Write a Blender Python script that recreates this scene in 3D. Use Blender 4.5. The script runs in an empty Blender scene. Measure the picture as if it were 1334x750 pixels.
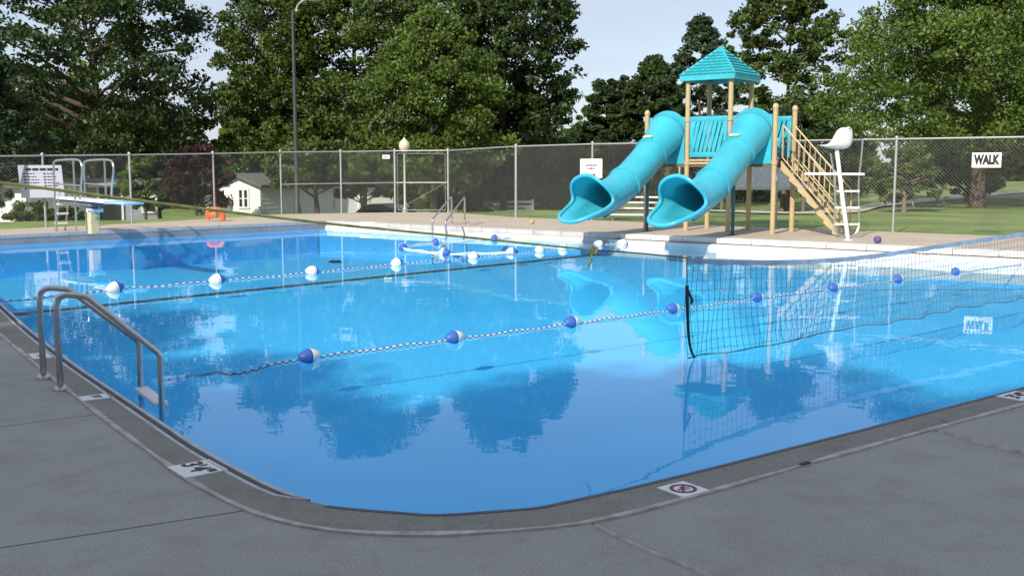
import bpy, bmesh, math, random
import numpy as np
from mathutils import Vector, Matrix

random.seed(7)
rng = np.random.default_rng(7)
scene = bpy.context.scene
col = scene.collection
rad = math.radians

# ------------------------------------------------------------------ camera
F, YH, H = 1350.0, 217.0, 1.73          # focal length in photo pixels, horizon row, eye height
PITCH = math.atan((375 - YH) / F)
cd = bpy.data.cameras.new('camera')
cam = bpy.data.objects.new('camera', cd)
col.objects.link(cam)
cam.location = (0, 0, H)
cam.rotation_euler = (math.pi / 2 - PITCH, 0, 0)
cd.sensor_width = 36.0
cd.lens = 36.0 * F / 1334.0
cd.clip_start = 0.1
cd.clip_end = 3000
scene.camera = cam

# ------------------------------------------------------------------ sun and sky
SUN_EL = rad(34)
SUN_DIR = Vector((0.45 * math.cos(SUN_EL), 0.893 * math.cos(SUN_EL), -math.sin(SUN_EL))).normalized()   # travel of the light
world = bpy.data.worlds.new('World')
scene.world = world
world.use_nodes = True
nt = world.node_tree
nt.nodes.clear()
wo = nt.nodes.new('ShaderNodeOutputWorld')
bg = nt.nodes.new('ShaderNodeBackground')
bg.inputs['Strength'].default_value = 0.12
sky = nt.nodes.new('ShaderNodeTexSky')
sky.sky_type = 'NISHITA'
sky.sun_disc = False
sky.sun_elevation = SUN_EL
sky.sun_rotation = math.atan2(-SUN_DIR.x, -SUN_DIR.y)
sky.air_density = 1.0
sky.dust_density = 0.8
sky.ozone_density = 2.5
# thin high cloud, everywhere in the sky
tc = nt.nodes.new('ShaderNodeTexCoord')
mp = nt.nodes.new('ShaderNodeMapping')
mp.inputs['Scale'].default_value = (1.2, 1.2, 5.0)
nz = nt.nodes.new('ShaderNodeTexNoise')
nz.inputs['Scale'].default_value = 2.2
nz.inputs['Detail'].default_value = 6
nz.inputs['Roughness'].default_value = 0.55
rp = nt.nodes.new('ShaderNodeValToRGB')
rp.color_ramp.elements[0].position = 0.42
rp.color_ramp.elements[0].color = (0.62, 0.62, 0.62, 1)
rp.color_ramp.elements[1].position = 0.72
rp.color_ramp.elements[1].color = (0.92, 0.92, 0.92, 1)
mx = nt.nodes.new('ShaderNodeMixRGB')
mx.inputs[2].default_value = (3.75, 4.05, 4.8, 1)
nt.links.new(tc.outputs['Generated'], mp.inputs[0])
nt.links.new(mp.outputs[0], nz.inputs['Vector'])
nt.links.new(nz.outputs['Fac'], rp.inputs[0])
nt.links.new(rp.outputs[0], mx.inputs[0])
nt.links.new(sky.outputs[0], mx.inputs[1])
nt.links.new(mx.outputs[0], bg.inputs['Color'])
nt.links.new(bg.outputs[0], wo.inputs['Surface'])

sd = bpy.data.lights.new('sun', 'SUN')
sd.energy = 4.0
sd.angle = rad(0.6)
sd.color = (1.0, 0.91, 0.77)
sun = bpy.data.objects.new('sun', sd)
sun.rotation_euler = SUN_DIR.to_track_quat('-Z', 'Y').to_euler()
sun.location = (-20, -40, 40)
col.objects.link(sun)

scene.view_settings.view_transform = 'Standard'
scene.view_settings.look = 'None'
scene.view_settings.gamma = 1
scene.view_settings.exposure = 0.5
scene.render.engine = 'CYCLES'
scene.cycles.max_bounces = 5
scene.cycles.diffuse_bounces = 3
scene.cycles.transparent_max_bounces = 10

# ------------------------------------------------------------------ helpers
FWD = Vector((0, math.cos(PITCH), -math.sin(PITCH)))
UPV = Vector((0, math.sin(PITCH), math.cos(PITCH)))

def ray(px, py):
    return FWD * F + Vector((1, 0, 0)) * (px - 667) - UPV * (py - 375)

def U(px, py, z=0.0):
    """point of the horizontal plane at height z that the photo shows at a pixel"""
    r = ray(px, py)
    return r * ((z - H) / r.z) + Vector((0, 0, H))

def D(px, py, y):
    """point at ground distance y that the photo shows at a pixel"""
    r = ray(px, py)
    return r * (y / r.y) + Vector((0, 0, H))

def smooth(t): t = max(0.0, min(1.0, t)); return t * t * (3 - 2 * t)

def wmat(o):
    m = Matrix.Identity(4)
    while o is not None:
        m = Matrix.LocRotScale(o.location, o.rotation_euler, o.scale) @ m
        o = o.parent
    return m

def tag(o, label=None, cat=None, group=None, kind=None):
    if label: o['label'] = label
    if cat: o['category'] = cat
    if group: o['group'] = group
    if kind: o['kind'] = kind
    return o

def thing(name, loc, label, cat, group=None, rz=0.0):
    o = bpy.data.objects.new(name, None)
    o.location = loc
    o.rotation_euler = (0, 0, rz)
    o.empty_display_size = 0.3
    col.objects.link(o)
    return tag(o, label, cat, group)

def copy_tree(o, parent=None):
    c = o.copy()
    col.objects.link(c)
    c.parent = parent
    for ch in o.children:
        copy_tree(ch, c)
    return c

def catmull(pts, n=8):
    pts = [Vector(p) for p in pts]
    P = [pts[0] * 2 - pts[1]] + pts + [pts[-1] * 2 - pts[-2]]
    out = []
    for i in range(1, len(P) - 2):
        a, b, c, d = P[i - 1:i + 3]
        for k in range(n):
            t = k / n
            out.append(0.5 * ((2 * b) + (c - a) * t + (2 * a - 5 * b + 4 * c - d) * t * t + (3 * b - a - 3 * c + d) * t ** 3))
    out.append(pts[-1])
    return out

def resample(pts, n):
    pts = [Vector(p) for p in pts]
    L = [0]
    for a, b in zip(pts, pts[1:]): L.append(L[-1] + (b - a).length)
    out = []
    j = 0
    for k in range(n):
        s = L[-1] * k / (n - 1)
        while j < len(L) - 2 and L[j + 1] < s: j += 1
        t = (s - L[j]) / max(1e-9, L[j + 1] - L[j])
        out.append(pts[j].lerp(pts[j + 1], t))
    return out

class MB:
    def __init__(s): s.v = []; s.f = []; s.m = []
    def add(s, vs, fs, mi=0):
        b = len(s.v)
        s.v += [tuple(v) for v in vs]
        for f in fs:
            s.f.append(tuple(b + i for i in f)); s.m.append(mi)
        return s
    def box(s, c, size, rz=0.0, mi=0, M=None, bev=0.0):
        hx, hy, hz = size[0] / 2, size[1] / 2, size[2] / 2
        R = M if M is not None else Matrix.Rotation(rz, 3, 'Z')
        c = Vector(c)
        if bev <= 0:
            vs = [c + R @ Vector((x * hx, y * hy, z * hz)) for z in (-1, 1) for y in (-1, 1) for x in (-1, 1)]
            s.add(vs, [(0, 2, 3, 1), (4, 5, 7, 6), (0, 1, 5, 4), (2, 6, 7, 3), (0, 4, 6, 2), (1, 3, 7, 5)], mi)
        else:
            bm = bmesh.new()
            bmesh.ops.create_cube(bm, size=1.0)
            for v in bm.verts: v.co = Vector((v.co.x * size[0], v.co.y * size[1], v.co.z * size[2]))
            bmesh.ops.bevel(bm, geom=bm.edges[:], offset=bev, segments=2, affect='EDGES', profile=0.5)
            bm.verts.index_update()
            s.add([c + R @ v.co for v in bm.verts], [[v.index for v in f.verts] for f in bm.faces], mi)
            bm.free()
        return s
    def bar(s, a, b, w, h, mi=0, bev=0.0):
        """box from a to b, w wide sideways and h high"""
        a, b = Vector(a), Vector(b)
        d = (b - a); L = d.length; d.normalize()
        side = Vector((d.y, -d.x, 0))
        if side.length < 1e-4: side = Vector((1, 0, 0))
        side.normalize()
        up = side.cross(d)
        R = Matrix((d, -side, up)).transposed()
        return s.box((a + b) / 2, (L, w, h), M=R, mi=mi, bev=bev)
    def tube(s, pts, r, n=8, mi=0, closed=False, caps=True, alt=None):
        pts = [Vector(p) for p in pts]
        rs = r if isinstance(r, (list, tuple)) else [r] * len(pts)
        N = len(pts)
        rings = []
        up = None
        for i, p in enumerate(pts):
            if closed: t = pts[(i + 1) % N] - pts[i - 1]
            else: t = pts[min(i + 1, N - 1)] - pts[max(i - 1, 0)]
            t.normalize()
            if up is None:
                up = Vector((0, 0, 1)) if abs(t.z) < 0.9 else Vector((1, 0, 0))
            x = t.cross(up)
            if x.length < 1e-5: x = t.orthogonal()
            x.normalize()
            y = x.cross(t)
            y.normalize()
            up = y
            rings.append([p + (x * math.cos(2 * math.pi * k / n) + y * math.sin(2 * math.pi * k / n)) * rs[i] for k in range(n)])
        b = len(s.v)
        for rg in rings: s.v += [tuple(q) for q in rg]
        for i in range(N if closed else N - 1):
            j = (i + 1) % N
            for k in range(n):
                l = (k + 1) % n
                s.f.append((b + i * n + k, b + i * n + l, b + j * n + l, b + j * n + k))
                s.m.append(mi if alt is None else alt(i, k))
        if caps and not closed:
            s.f.append(tuple(b + k for k in reversed(range(n)))); s.m.append(mi if alt is None else alt(0, 0))
            s.f.append(tuple(b + (N - 1) * n + k for k in range(n))); s.m.append(mi if alt is None else alt(N - 1, 0))
        return s
    def lathe(s, prof, c, n=16, axis=None, mi=0, alt=None):
        """prof: list of (r, t) turned about axis through c"""
        ax = Vector(axis or (0, 0, 1)).normalized()
        x = ax.orthogonal().normalized(); y = ax.cross(x)
        c = Vector(c)
        b = len(s.v)
        for r, t in prof:
            for k in range(n):
                a = 2 * math.pi * k / n
                s.v.append(tuple(c + ax * t + (x * math.cos(a) + y * math.sin(a)) * max(r, 1e-4)))
        for i in range(len(prof) - 1):
            for k in range(n):
                l = (k + 1) % n
                s.f.append((b + i * n + k, b + i * n + l, b + (i + 1) * n + l, b + (i + 1) * n + k))
                s.m.append(mi if alt is None else alt(i))
        s.f.append(tuple(b + k for k in reversed(range(n)))); s.m.append(mi if alt is None else alt(0))
        q = b + (len(prof) - 1) * n
        s.f.append(tuple(q + k for k in range(n))); s.m.append(mi if alt is None else alt(len(prof) - 2))
        return s
    def prism(s, poly, z0, z1, mi=0, bottom=True):
        n = len(poly)
        vs = [(p[0], p[1], z0) for p in poly] + [(p[0], p[1], z1) for p in poly]
        fs = [tuple(range(n, 2 * n))]
        if bottom: fs.append(tuple(reversed(range(n))))
        fs += [(i, (i + 1) % n, n + (i + 1) % n, n + i) for i in range(n)]
        return s.add(vs, fs, mi)
    def slab(s, poly3, thick, mi=0):
        """a flat polygon in space given thickness along its normal"""
        P = [Vector(p) for p in poly3]
        nrm = Vector((0, 0, 0))
        for i in range(len(P)):
            nrm += (P[i] - P[0]).cross(P[(i + 1) % len(P)] - P[0])
        nrm.normalize()
        n = len(P)
        vs = P + [p - nrm * thick for p in P]
        fs = [tuple(range(n)), tuple(reversed(range(n, 2 * n)))] + [((i + 1) % n, i, n + i, n + (i + 1) % n) for i in range(n)]
        return s.add(vs, fs, mi)
    def sheet(s, poly, mi=0):
        return s.add(poly, [tuple(range(len(poly)))], mi)
    def strip(s, A, B, mi=0, closed=False):
        n = len(A)
        return s.add(list(A) + list(B), [(i, (i + 1) % n, n + (i + 1) % n, n + i) for i in range(n if closed else n - 1)], mi)
    def build(s, name, mats, parent=None, smooth=False, local=False, fixn=False):
        me = bpy.data.meshes.new(name)
        vs = s.v
        if parent is not None and not local:
            inv = wmat(parent).inverted()
            vs = [tuple(inv @ Vector(v)) for v in vs]
        me.from_pydata(vs, [], s.f)
        if not isinstance(mats, (list, tuple)): mats = [mats]
        for m in mats: me.materials.append(m)
        if len(mats) > 1: me.polygons.foreach_set('material_index', s.m)
        if fixn:
            bm = bmesh.new(); bm.from_mesh(me)
            bmesh.ops.recalc_face_normals(bm, faces=bm.faces[:])
            bm.to_mesh(me); bm.free()
        if smooth:
            me.polygons.foreach_set('use_smooth', [True] * len(me.polygons))
            if smooth != 'all':
                me.set_sharp_from_angle(angle=rad(38))
        me.update()
        o = bpy.data.objects.new(name, me)
        col.objects.link(o)
        if parent is not None: o.parent = parent
        return o

# ------------------------------------------------------------------ materials
def M(name, c, rough=0.6, metal=0.0, var=0.12, scale=6.0, bump=0.0, bscale=40.0, spec=0.5, coat=0.0, c2=None, island=0.0):
    m = bpy.data.materials.new(name)
    m.use_nodes = True
    t = m.node_tree; N = t.nodes; L = t.links
    b = N['Principled BSDF']
    b.inputs['Roughness'].default_value = rough
    b.inputs['Metallic'].default_value = metal
    b.inputs['Specular IOR Level'].default_value = spec
    b.inputs['Coat Weight'].default_value = coat
    tcn = N.new('ShaderNodeTexCoord')
    nz = N.new('ShaderNodeTexNoise')
    nz.inputs['Scale'].default_value = scale
    nz.inputs['Detail'].default_value = 5
    nz.inputs['Roughness'].default_value = 0.6
    L.new(tcn.outputs['Object'], nz.inputs['Vector'])
    r = N.new('ShaderNodeValToRGB')
    r.color_ramp.elements[0].position = 0.3
    r.color_ramp.elements[1].position = 0.7
    c2 = c2 or c
    r.color_ramp.elements[0].color = tuple(max(0, x * (1 - var)) for x in c) + (1,)
    r.color_ramp.elements[1].color = tuple(min(1, x * (1 + var)) for x in c2) + (1,)
    L.new(nz.outputs['Fac'], r.inputs[0])
    out = r.outputs[0]
    if island:
        g = N.new('ShaderNodeNewGeometry')
        hs = N.new('ShaderNodeHueSaturation')
        mr = N.new('ShaderNodeMapRange')
        mr.inputs['To Min'].default_value = 1 - island
        mr.inputs['To Max'].default_value = 1 + island
        L.new(g.outputs['Random Per Island'], mr.inputs['Value'])
        L.new(mr.outputs[0], hs.inputs['Value'])
        L.new(out, hs.inputs['Color'])
        out = hs.outputs[0]
    L.new(out, b.inputs['Base Color'])
    if bump > 0:
        n2 = N.new('ShaderNodeTexNoise')
        n2.inputs['Scale'].default_value = bscale
        n2.inputs['Detail'].default_value = 4
        L.new(tcn.outputs['Object'], n2.inputs['Vector'])
        bp = N.new('ShaderNodeBump')
        bp.inputs['Strength'].default_value = bump
        bp.inputs['Distance'].default_value = 0.02
        L.new(n2.outputs['Fac'], bp.inputs['Height'])
        L.new(bp.outputs[0], b.inputs['Normal'])
    return m

def concrete(name, c, stain=(0.6, 0.58, 0.52), speck=0.5, bump=0.25):
    m = bpy.data.materials.new(name)
    m.use_nodes = True
    t = m.node_tree; N = t.nodes; L = t.links
    b = N['Principled BSDF']
    b.inputs['Roughness'].default_value = 0.85
    b.inputs['Specular IOR Level'].default_value = 0.3
    g = N.new('ShaderNodeNewGeometry')
    def noise(sc, det=5, ro=0.6):
        n = N.new('ShaderNodeTexNoise')
        n.inputs['Scale'].default_value = sc
        n.inputs['Detail'].default_value = det
        n.inputs['Roughness'].default_value = ro
        L.new(g.outputs['Position'], n.inputs['Vector'])
        return n
    def ramp(src, p0, c0, p1, c1):
        r = N.new('ShaderNodeValToRGB')
        r.color_ramp.elements[0].position = p0; r.color_ramp.elements[0].color = tuple(c0) + (1,)
        r.color_ramp.elements[1].position = p1; r.color_ramp.elements[1].color = tuple(c1) + (1,)
        L.new(src, r.inputs[0]); return r
    def mul(a, bb, f=1.0):
        x = N.new('ShaderNodeMixRGB'); x.blend_type = 'MULTIPLY'; x.inputs[0].default_value = f
        L.new(a, x.inputs[1]); L.new(bb, x.inputs[2]); return x
    big = noise(0.55, 7, 0.65)
    r1 = ramp(big.outputs['Fac'], 0.3, [x * 0.91 for x in c], 0.7, [x * 1.08 for x in c])
    mid = noise(3.1, 6, 0.7)
    r2 = ramp(mid.outputs['Fac'], 0.34, stain, 0.52, (1, 1, 1))
    fine = noise(85, 3, 0.7)
    k = 1 - speck * 0.5
    r3 = ramp(fine.outputs['Fac'], 0.36, (k, k, k), 0.62, (1.08, 1.08, 1.08))
    x1 = mul(r1.outputs[0], r2.outputs[0], 0.32)
    x2 = mul(x1.outputs[0], r3.outputs[0], 1.0)
    # small dark spots, gum and leaf litter stains
    vo = N.new('ShaderNodeTexVoronoi'); vo.inputs['Scale'].default_value = 0.9
    L.new(g.outputs['Position'], vo.inputs['Vector'])
    r4 = ramp(vo.outputs['Distance'], 0.02, (0.45, 0.44, 0.42), 0.035, (1, 1, 1))
    x3 = mul(x2.outputs[0], r4.outputs[0], 0.7)
    L.new(x3.outputs[0], b.inputs['Base Color'])
    bp = N.new('ShaderNodeBump'); bp.inputs['Strength'].default_value = bump; bp.inputs['Distance'].default_value = 0.01
    L.new(fine.outputs['Fac'], bp.inputs['Height'])
    L.new(bp.outputs[0], b.inputs['Normal'])
    return m

def leafmat(name, c, c2, var=0.35, trans=0.3):
    m = bpy.data.materials.new(name)
    m.use_nodes = True
    t = m.node_tree; N = t.nodes; L = t.links
    b = N['Principled BSDF']
    out = N['Material Output']
    b.inputs['Roughness'].default_value = 0.5
    b.inputs['Specular IOR Level'].default_value = 0.35
    g = N.new('ShaderNodeNewGeometry')
    n = N.new('ShaderNodeTexNoise'); n.inputs['Scale'].default_value = 0.5; n.inputs['Detail'].default_value = 4
    L.new(g.outputs['Position'], n.inputs['Vector'])
    mixf = N.new('ShaderNodeMath'); mixf.operation = 'MULTIPLY_ADD'
    mixf.inputs[1].default_value = 0.55; mixf.inputs[2].default_value = -0.02
    L.new(g.outputs['Random Per Island'], mixf.inputs[0])
    ad = N.new('ShaderNodeMath'); ad.operation = 'ADD'
    L.new(mixf.outputs[0], ad.inputs[0])
    sc = N.new('ShaderNodeMath'); sc.operation = 'MULTIPLY_ADD'; sc.inputs[1].default_value = 1.4; sc.inputs[2].default_value = -0.45
    L.new(n.outputs['Fac'], sc.inputs[0]); L.new(sc.outputs[0], ad.inputs[1])
    r = N.new('ShaderNodeValToRGB')
    r.color_ramp.elements[0].position = 0.1; r.color_ramp.elements[0].color = tuple(x * (1 - var) for x in c) + (1,)
    r.color_ramp.elements[1].position = 0.9; r.color_ramp.elements[1].color = tuple(c2) + (1,)
    L.new(ad.outputs[0], r.inputs[0])
    L.new(r.outputs[0], b.inputs['Base Color'])
    tr = N.new('ShaderNodeBsdfTranslucent')
    hs = N.new('ShaderNodeHueSaturation'); hs.inputs['Saturation'].default_value = 1.15; hs.inputs['Value'].default_value = 1.2
    L.new(r.outputs[0], hs.inputs['Color']); L.new(hs.outputs[0], tr.inputs['Color'])
    ms = N.new('ShaderNodeMixShader'); ms.inputs[0].default_value = trans
    L.new(b.outputs[0], ms.inputs[1]); L.new(tr.outputs[0], ms.inputs[2]); L.new(ms.outputs[0], out.inputs['Surface'])
    return m

def watermat():
    m = bpy.data.materials.new('pool_water')
    m.use_nodes = True
    t = m.node_tree; N = t.nodes; L = t.links
    N.remove(N['Principled BSDF'])
    out = N['Material Output']
    g = N.new('ShaderNodeNewGeometry')
    def wave(sc, stretch):
        mp = N.new('ShaderNodeMapping'); mp.inputs['Scale'].default_value = stretch
        mp.inputs['Rotation'].default_value = (0, 0, 0.3)
        L.new(g.outputs['Position'], mp.inputs[0])
        n = N.new('ShaderNodeTexNoise'); n.inputs['Scale'].default_value = sc; n.inputs['Detail'].default_value = 2.0
        n.inputs['Roughness'].default_value = 0.45
        L.new(mp.outputs[0], n.inputs['Vector']); return n
    w1 = wave(0.9, (1, 1, 1)); w2 = wave(4.5, (1, 1.2, 1))
    ad = N.new('ShaderNodeMath'); ad.operation = 'MULTIPLY_ADD'; ad.inputs[1].default_value = 0.16
    L.new(w2.outputs['Fac'], ad.inputs[0]); L.new(w1.outputs['Fac'], ad.inputs[2])
    bp = N.new('ShaderNodeBump'); bp.inputs['Strength'].default_value = 0.30; bp.inputs['Distance'].default_value = 0.012
    L.new(ad.outputs[0], bp.inputs['Height'])
    fr = N.new('ShaderNodeFresnel'); fr.inputs['IOR'].default_value = 1.18
    gl = N.new('ShaderNodeBsdfGlossy'); gl.inputs['Roughness'].default_value = 0.0
    gl.inputs['Color'].default_value = (1, 1, 1, 1)
    tr = N.new('ShaderNodeBsdfTransparent'); tr.inputs['Color'].default_value = (0.88, 0.97, 1.0, 1)
    L.new(bp.outputs[0], gl.inputs['Normal'])
    ms = N.new('ShaderNodeMixShader')
    L.new(fr.outputs[0], ms.inputs[0]); L.new(tr.outputs[0], ms.inputs[1]); L.new(gl.outputs[0], ms.inputs[2])
    L.new(ms.outputs[0], out.inputs['Surface'])
    return m

K = {}
K['deck'] = concrete('weathered_concrete', (0.50, 0.43, 0.345))
K['slab'] = concrete('grey_concrete', (0.37, 0.365, 0.325))
K['coping'] = concrete('dark_coping_concrete', (0.265, 0.262, 0.225), stain=(0.5, 0.48, 0.42))
K['bed'] = M('joint_dirt', (0.07, 0.065, 0.055), 0.95)
K['sealant'] = M('joint_sealant', (0.42, 0.40, 0.36), 0.8, var=0.35, scale=9)
K['white_coping'] = M('white_painted_coping', (0.66, 0.65, 0.63), 0.6, var=0.14, scale=3, bump=0.1)
K['grey_coping'] = M('pale_grey_coping', (0.48, 0.47, 0.46), 0.7, var=0.15, scale=3, bump=0.1)
K['left_coping'] = M('blue_grey_coping', (0.36, 0.36, 0.37), 0.7, var=0.15, scale=3, bump=0.1)
K['left_face'] = M('blue_grey_face', (0.22, 0.23, 0.25), 0.7, var=0.2, scale=2)
K['slot'] = M('gutter_slot', (0.06, 0.045, 0.035), 0.8)
K['lip'] = M('gutter_lip', (0.46, 0.48, 0.50), 0.4, var=0.25, scale=6)
K['paint'] = M('pool_paint', (0.07, 0.56, 0.96), 0.7, var=0.06, scale=0.6)
K['line'] = M('black_line_paint', (0.02, 0.025, 0.03), 0.7)
K['water'] = watermat()
K['steel'] = M('stainless_steel', (0.55, 0.55, 0.54), 0.28, 0.9, var=0.1, scale=20)
K['galv'] = M('galvanised_steel', (0.42, 0.43, 0.44), 0.5, 0.55, var=0.15, scale=15)
K['gate'] = M('dull_galvanised', (0.22, 0.225, 0.23), 0.6, 0.5, var=0.15, scale=15)
K['wire'] = M('fence_wire', (0.17, 0.175, 0.18), 0.6, 0.3, var=0.2, scale=10)
K['turq'] = M('turquoise_plastic', (0.045, 0.41, 0.53), 0.30, var=0.13, scale=1.3, spec=0.5)
K['turq2'] = M('turquoise_roof_plastic', (0.04, 0.41, 0.47), 0.5, var=0.10, scale=3)
K['tan'] = M('tan_powder_coat', (0.47, 0.36, 0.20), 0.45, var=0.08, scale=5)
K['brown'] = M('brown_deck_coating', (0.14, 0.10, 0.07), 0.7)
K['white'] = M('white_paint', (0.78, 0.78, 0.76), 0.45, var=0.05, scale=4)
K['black'] = M('black_paint', (0.02, 0.02, 0.022), 0.6)
K['bluep'] = M('blue_plastic', (0.035, 0.12, 0.42), 0.45, var=0.1)
K['whitep'] = M('white_plastic', (0.75, 0.74, 0.72), 0.45, var=0.06)
K['navy'] = M('navy_rope', (0.03, 0.07, 0.20), 0.8)
K['ropew'] = M('white_rope', (0.72, 0.72, 0.70), 0.8)
K['ropey'] = M('yellow_green_rope', (0.60, 0.56, 0.14), 0.8, var=0.4, scale=12)
K['netc'] = M('net_cord', (0.09, 0.13, 0.18), 0.8)
K['tape'] = M('net_tape', (0.28, 0.37, 0.50), 0.75, var=0.25, scale=5)
K['board_sign'] = M('sign_grey_white', (0.50, 0.52, 0.60), 0.6, var=0.06)
K['orange'] = M('orange_plastic', (0.65, 0.13, 0.03), 0.5)
K['bark'] = M('bark', (0.085, 0.062, 0.045), 0.95, var=0.4, scale=6, bump=0.8, bscale=18)
K['bark_l'] = M('pale_bark', (0.19, 0.15, 0.11), 0.95, var=0.15, scale=6, bump=0.8, bscale=18)
K['house'] = M('white_siding', (0.80, 0.80, 0.80), 0.6, var=0.05, scale=2)
K['house_b'] = M('blue_grey_siding', (0.30, 0.36, 0.42), 0.6, var=0.08, scale=2)
K['roofing'] = M('roof_shingles', (0.13, 0.125, 0.12), 0.9, var=0.3, scale=9)
K['glass'] = M('window_glass', (0.02, 0.025, 0.03), 0.08, spec=0.8, var=0.05)
K['brick'] = M('bathhouse_block', (0.40, 0.34, 0.28), 0.9, var=0.2, scale=3)
K['wood'] = M('weathered_wood', (0.36, 0.32, 0.27), 0.85, var=0.25, scale=8)
K['carp'] = M('car_paint', (0.42, 0.47, 0.54), 0.3, 0.3, var=0.03, coat=0.6)
K['tyre'] = M('tyre_rubber', (0.02, 0.02, 0.02), 0.9)
K['path'] = M('path_concrete', (0.46, 0.44, 0.40), 0.9, var=0.12, scale=2)
K['lamp_green'] = M('lamp_pole_paint', (0.055, 0.06, 0.065), 0.5, 0.3, var=0.15)
K['globe'] = M('lamp_globe', (0.60, 0.53, 0.42), 0.35, var=0.12)
K['darkblue'] = M('dark_blue_post', (0.02, 0.10, 0.15), 0.4)
K['tanball'] = M('tan_ball', (0.5, 0.33, 0.16), 0.6)
K['purple'] = M('purple_blue_ball', (0.08, 0.08, 0.22), 0.6, var=0.4, scale=10)
K['red'] = M('dark_red_print', (0.22, 0.02, 0.05), 0.6)

def grassmat():
    m = M('lawn_grass', (0.11, 0.17, 0.035), 0.9, var=0.35, scale=0.35, bump=0.9, bscale=9, c2=(0.17, 0.24, 0.06))
    t = m.node_tree
    return m
K['grass'] = grassmat()

def text_mesh(body, size, bold=0.0):
    cu = bpy.data.curves.new('lettering', 'FONT')
    cu.body = body; cu.size = size; cu.offset = bold; cu.extrude = 0.0
    cu.align_x = 'CENTER'; cu.align_y = 'CENTER'
    o = bpy.data.objects.new('lettering_tmp', cu)
    col.objects.link(o)
    dg = bpy.context.evaluated_depsgraph_get()
    me = bpy.data.meshes.new_from_object(o.evaluated_get(dg))
    vs = [v.co.copy() for v in me.vertices]
    fs = [tuple(p.vertices) for p in me.polygons]
    bpy.data.objects.remove(o); bpy.data.curves.remove(cu); bpy.data.meshes.remove(me)
    return vs, fs

def put_text(mb, body, size, origin, ex, ey, bold=0.0, sx=1.0, mi=0):
    vs, fs = text_mesh(body, size, bold)
    o, ex, ey = Vector(origin), Vector(ex).normalized(), Vector(ey).normalized()
    mb.add([o + ex * v.x * sx + ey * v.y for v in vs], fs, mi)
# ================================================================== SETTING
WZ = -0.20                                    # water level
XY = lambda v: Vector((v.x, v.y, 0))
inner_left = [U(*p) for p in [(0, 390), (35, 421), (70, 449), (110, 478), (151, 505), (217, 548), (271, 583), (340, 620), (385, 641), (432, 661)]]
inner_left = catmull(inner_left, 4)
inner_right = [U(*p) for p in [(432, 661), (569, 672), (700, 662), (820, 636), (938, 607), (1123, 560), (1334, 505)]]
outer_left = [U(*p) for p in [(0, 436), (45, 474), (90, 510), (140, 549), (190, 586), (235, 618), (280, 645), (335, 670), (400, 687), (470, 695), (560, 697), (650, 693), (740, 685), (830, 667), (1000, 620), (1100, 591), (1334, 527)]]
outer = catmull(outer_left, 4)
CF = U(425, 289)
CL = Vector((-14.2, 24.4, 0))
CR = Vector((15.6, 16.7, 0))
near_inner = [CL] + inner_left[:-1] + inner_right + [CR]
# outward normals of the far sides
def offs(a, b, d):
    t = (b - a).normalized(); return Vector((-t.y, t.x, 0)) * d
n_fl = offs(CF, CL, -0.35)     # away from the pool
n_fr = offs(CR, CF, -0.40)
near_outer = [CL + Vector((-0.5, -0.35, 0))] + outer + [CR + Vector((0.3, -0.35, 0))]

# ---- fence line, pixel of every post foot and post head
post_px = [(-52, 302, 203), (60, 296, 202), (172, 291, 201), (280, 284.5, 199.5), (367, 279.5, 197.5), (445, 277.5, 197), (515, 276.5, 196), (584, 276.5, 195.5), (672, 283, 190)]
posts = []
for x, yb, yt in post_px:
    p = U(x, yb); q = D(x, yt, p.y)
    posts.append((Vector((p.x, p.y, 0)), q.z))
A = posts[-1][0]; B = U(1163, 302)
dr = (B - A).normalized()
def on_line(px):      # point of the right fence run at photo column px
    k = (px - 667) / F * math.cos(PITCH)
    best = None
    lo, hi = -5.0, 60.0
    f = lambda s: (A + dr * s).x - ((A + dr * s).y * math.cos(PITCH) + H * math.sin(PITCH)) * (px - 667) / F
    for _ in range(60):
        mid = (lo + hi) / 2
        if f(lo) * f(mid) <= 0: hi = mid
        else: lo = mid
    return A + dr * lo
for px in (771, 884, 1010, 1163, 1352):
    posts.append((on_line(px), 2.47))
FRp = posts[-1][0] + dr * 14
posts.append((posts[-1][0] + dr * 5.0, 2.47))
FLp = posts[0][0] + (posts[0][0] - posts[1][0]) * 2.0

outer_loop = [FLp] + [p for p, h in posts] + [FRp, Vector((26, -16, 0)), Vector((-26, -16, 0))]

# ---- deck: far side sheet, bed under the near slabs, near slabs with open joints
deck = MB()
far_poly = [CL + n_fl * 1.0, CF + n_fl + n_fr, CR + n_fr, FRp] + [p for p, h in reversed(posts)] + [FLp]
deck.sheet([Vector((p.x, p.y, 0.0)) for p in far_poly])
deck_o = deck.build('deck', K['deck'], fixn=True)
tag(deck_o, kind='structure')
bed = MB()
bed.sheet([Vector((p.x, p.y, -0.035)) for p in near_outer + [FRp, Vector((26, -16, 0)), Vector((-26, -16, 0)), FLp]])
bed.build('joint_bed', K['bed'], deck_o, fixn=True)

def nearest(poly, p):
    return min(range(len(poly)), key=lambda i: (poly[i] - p).length)
# dense near line so that joints sit where the photo has them
no = resample(near_outer[1:-1], 160)
joints = [(U(0, 436), U(-40, 440)), (U(115, 541), U(0, 556)), (U(300, 670), U(0, 716)), (U(775, 685), U(925, 752)), (U(1225, 563), U(1290, 580)), (U(1334, 527), U(1400, 545))]
cuts = []
for a, b in joints:
    i = nearest(no, a); cuts.append((i, (b - a).normalized()))
GAP = 0.008
starts = [(CL + Vector((-0.5, -0.35, 0)), Vector((-0.83, -0.55, 0)))]
pieces = []
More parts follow.
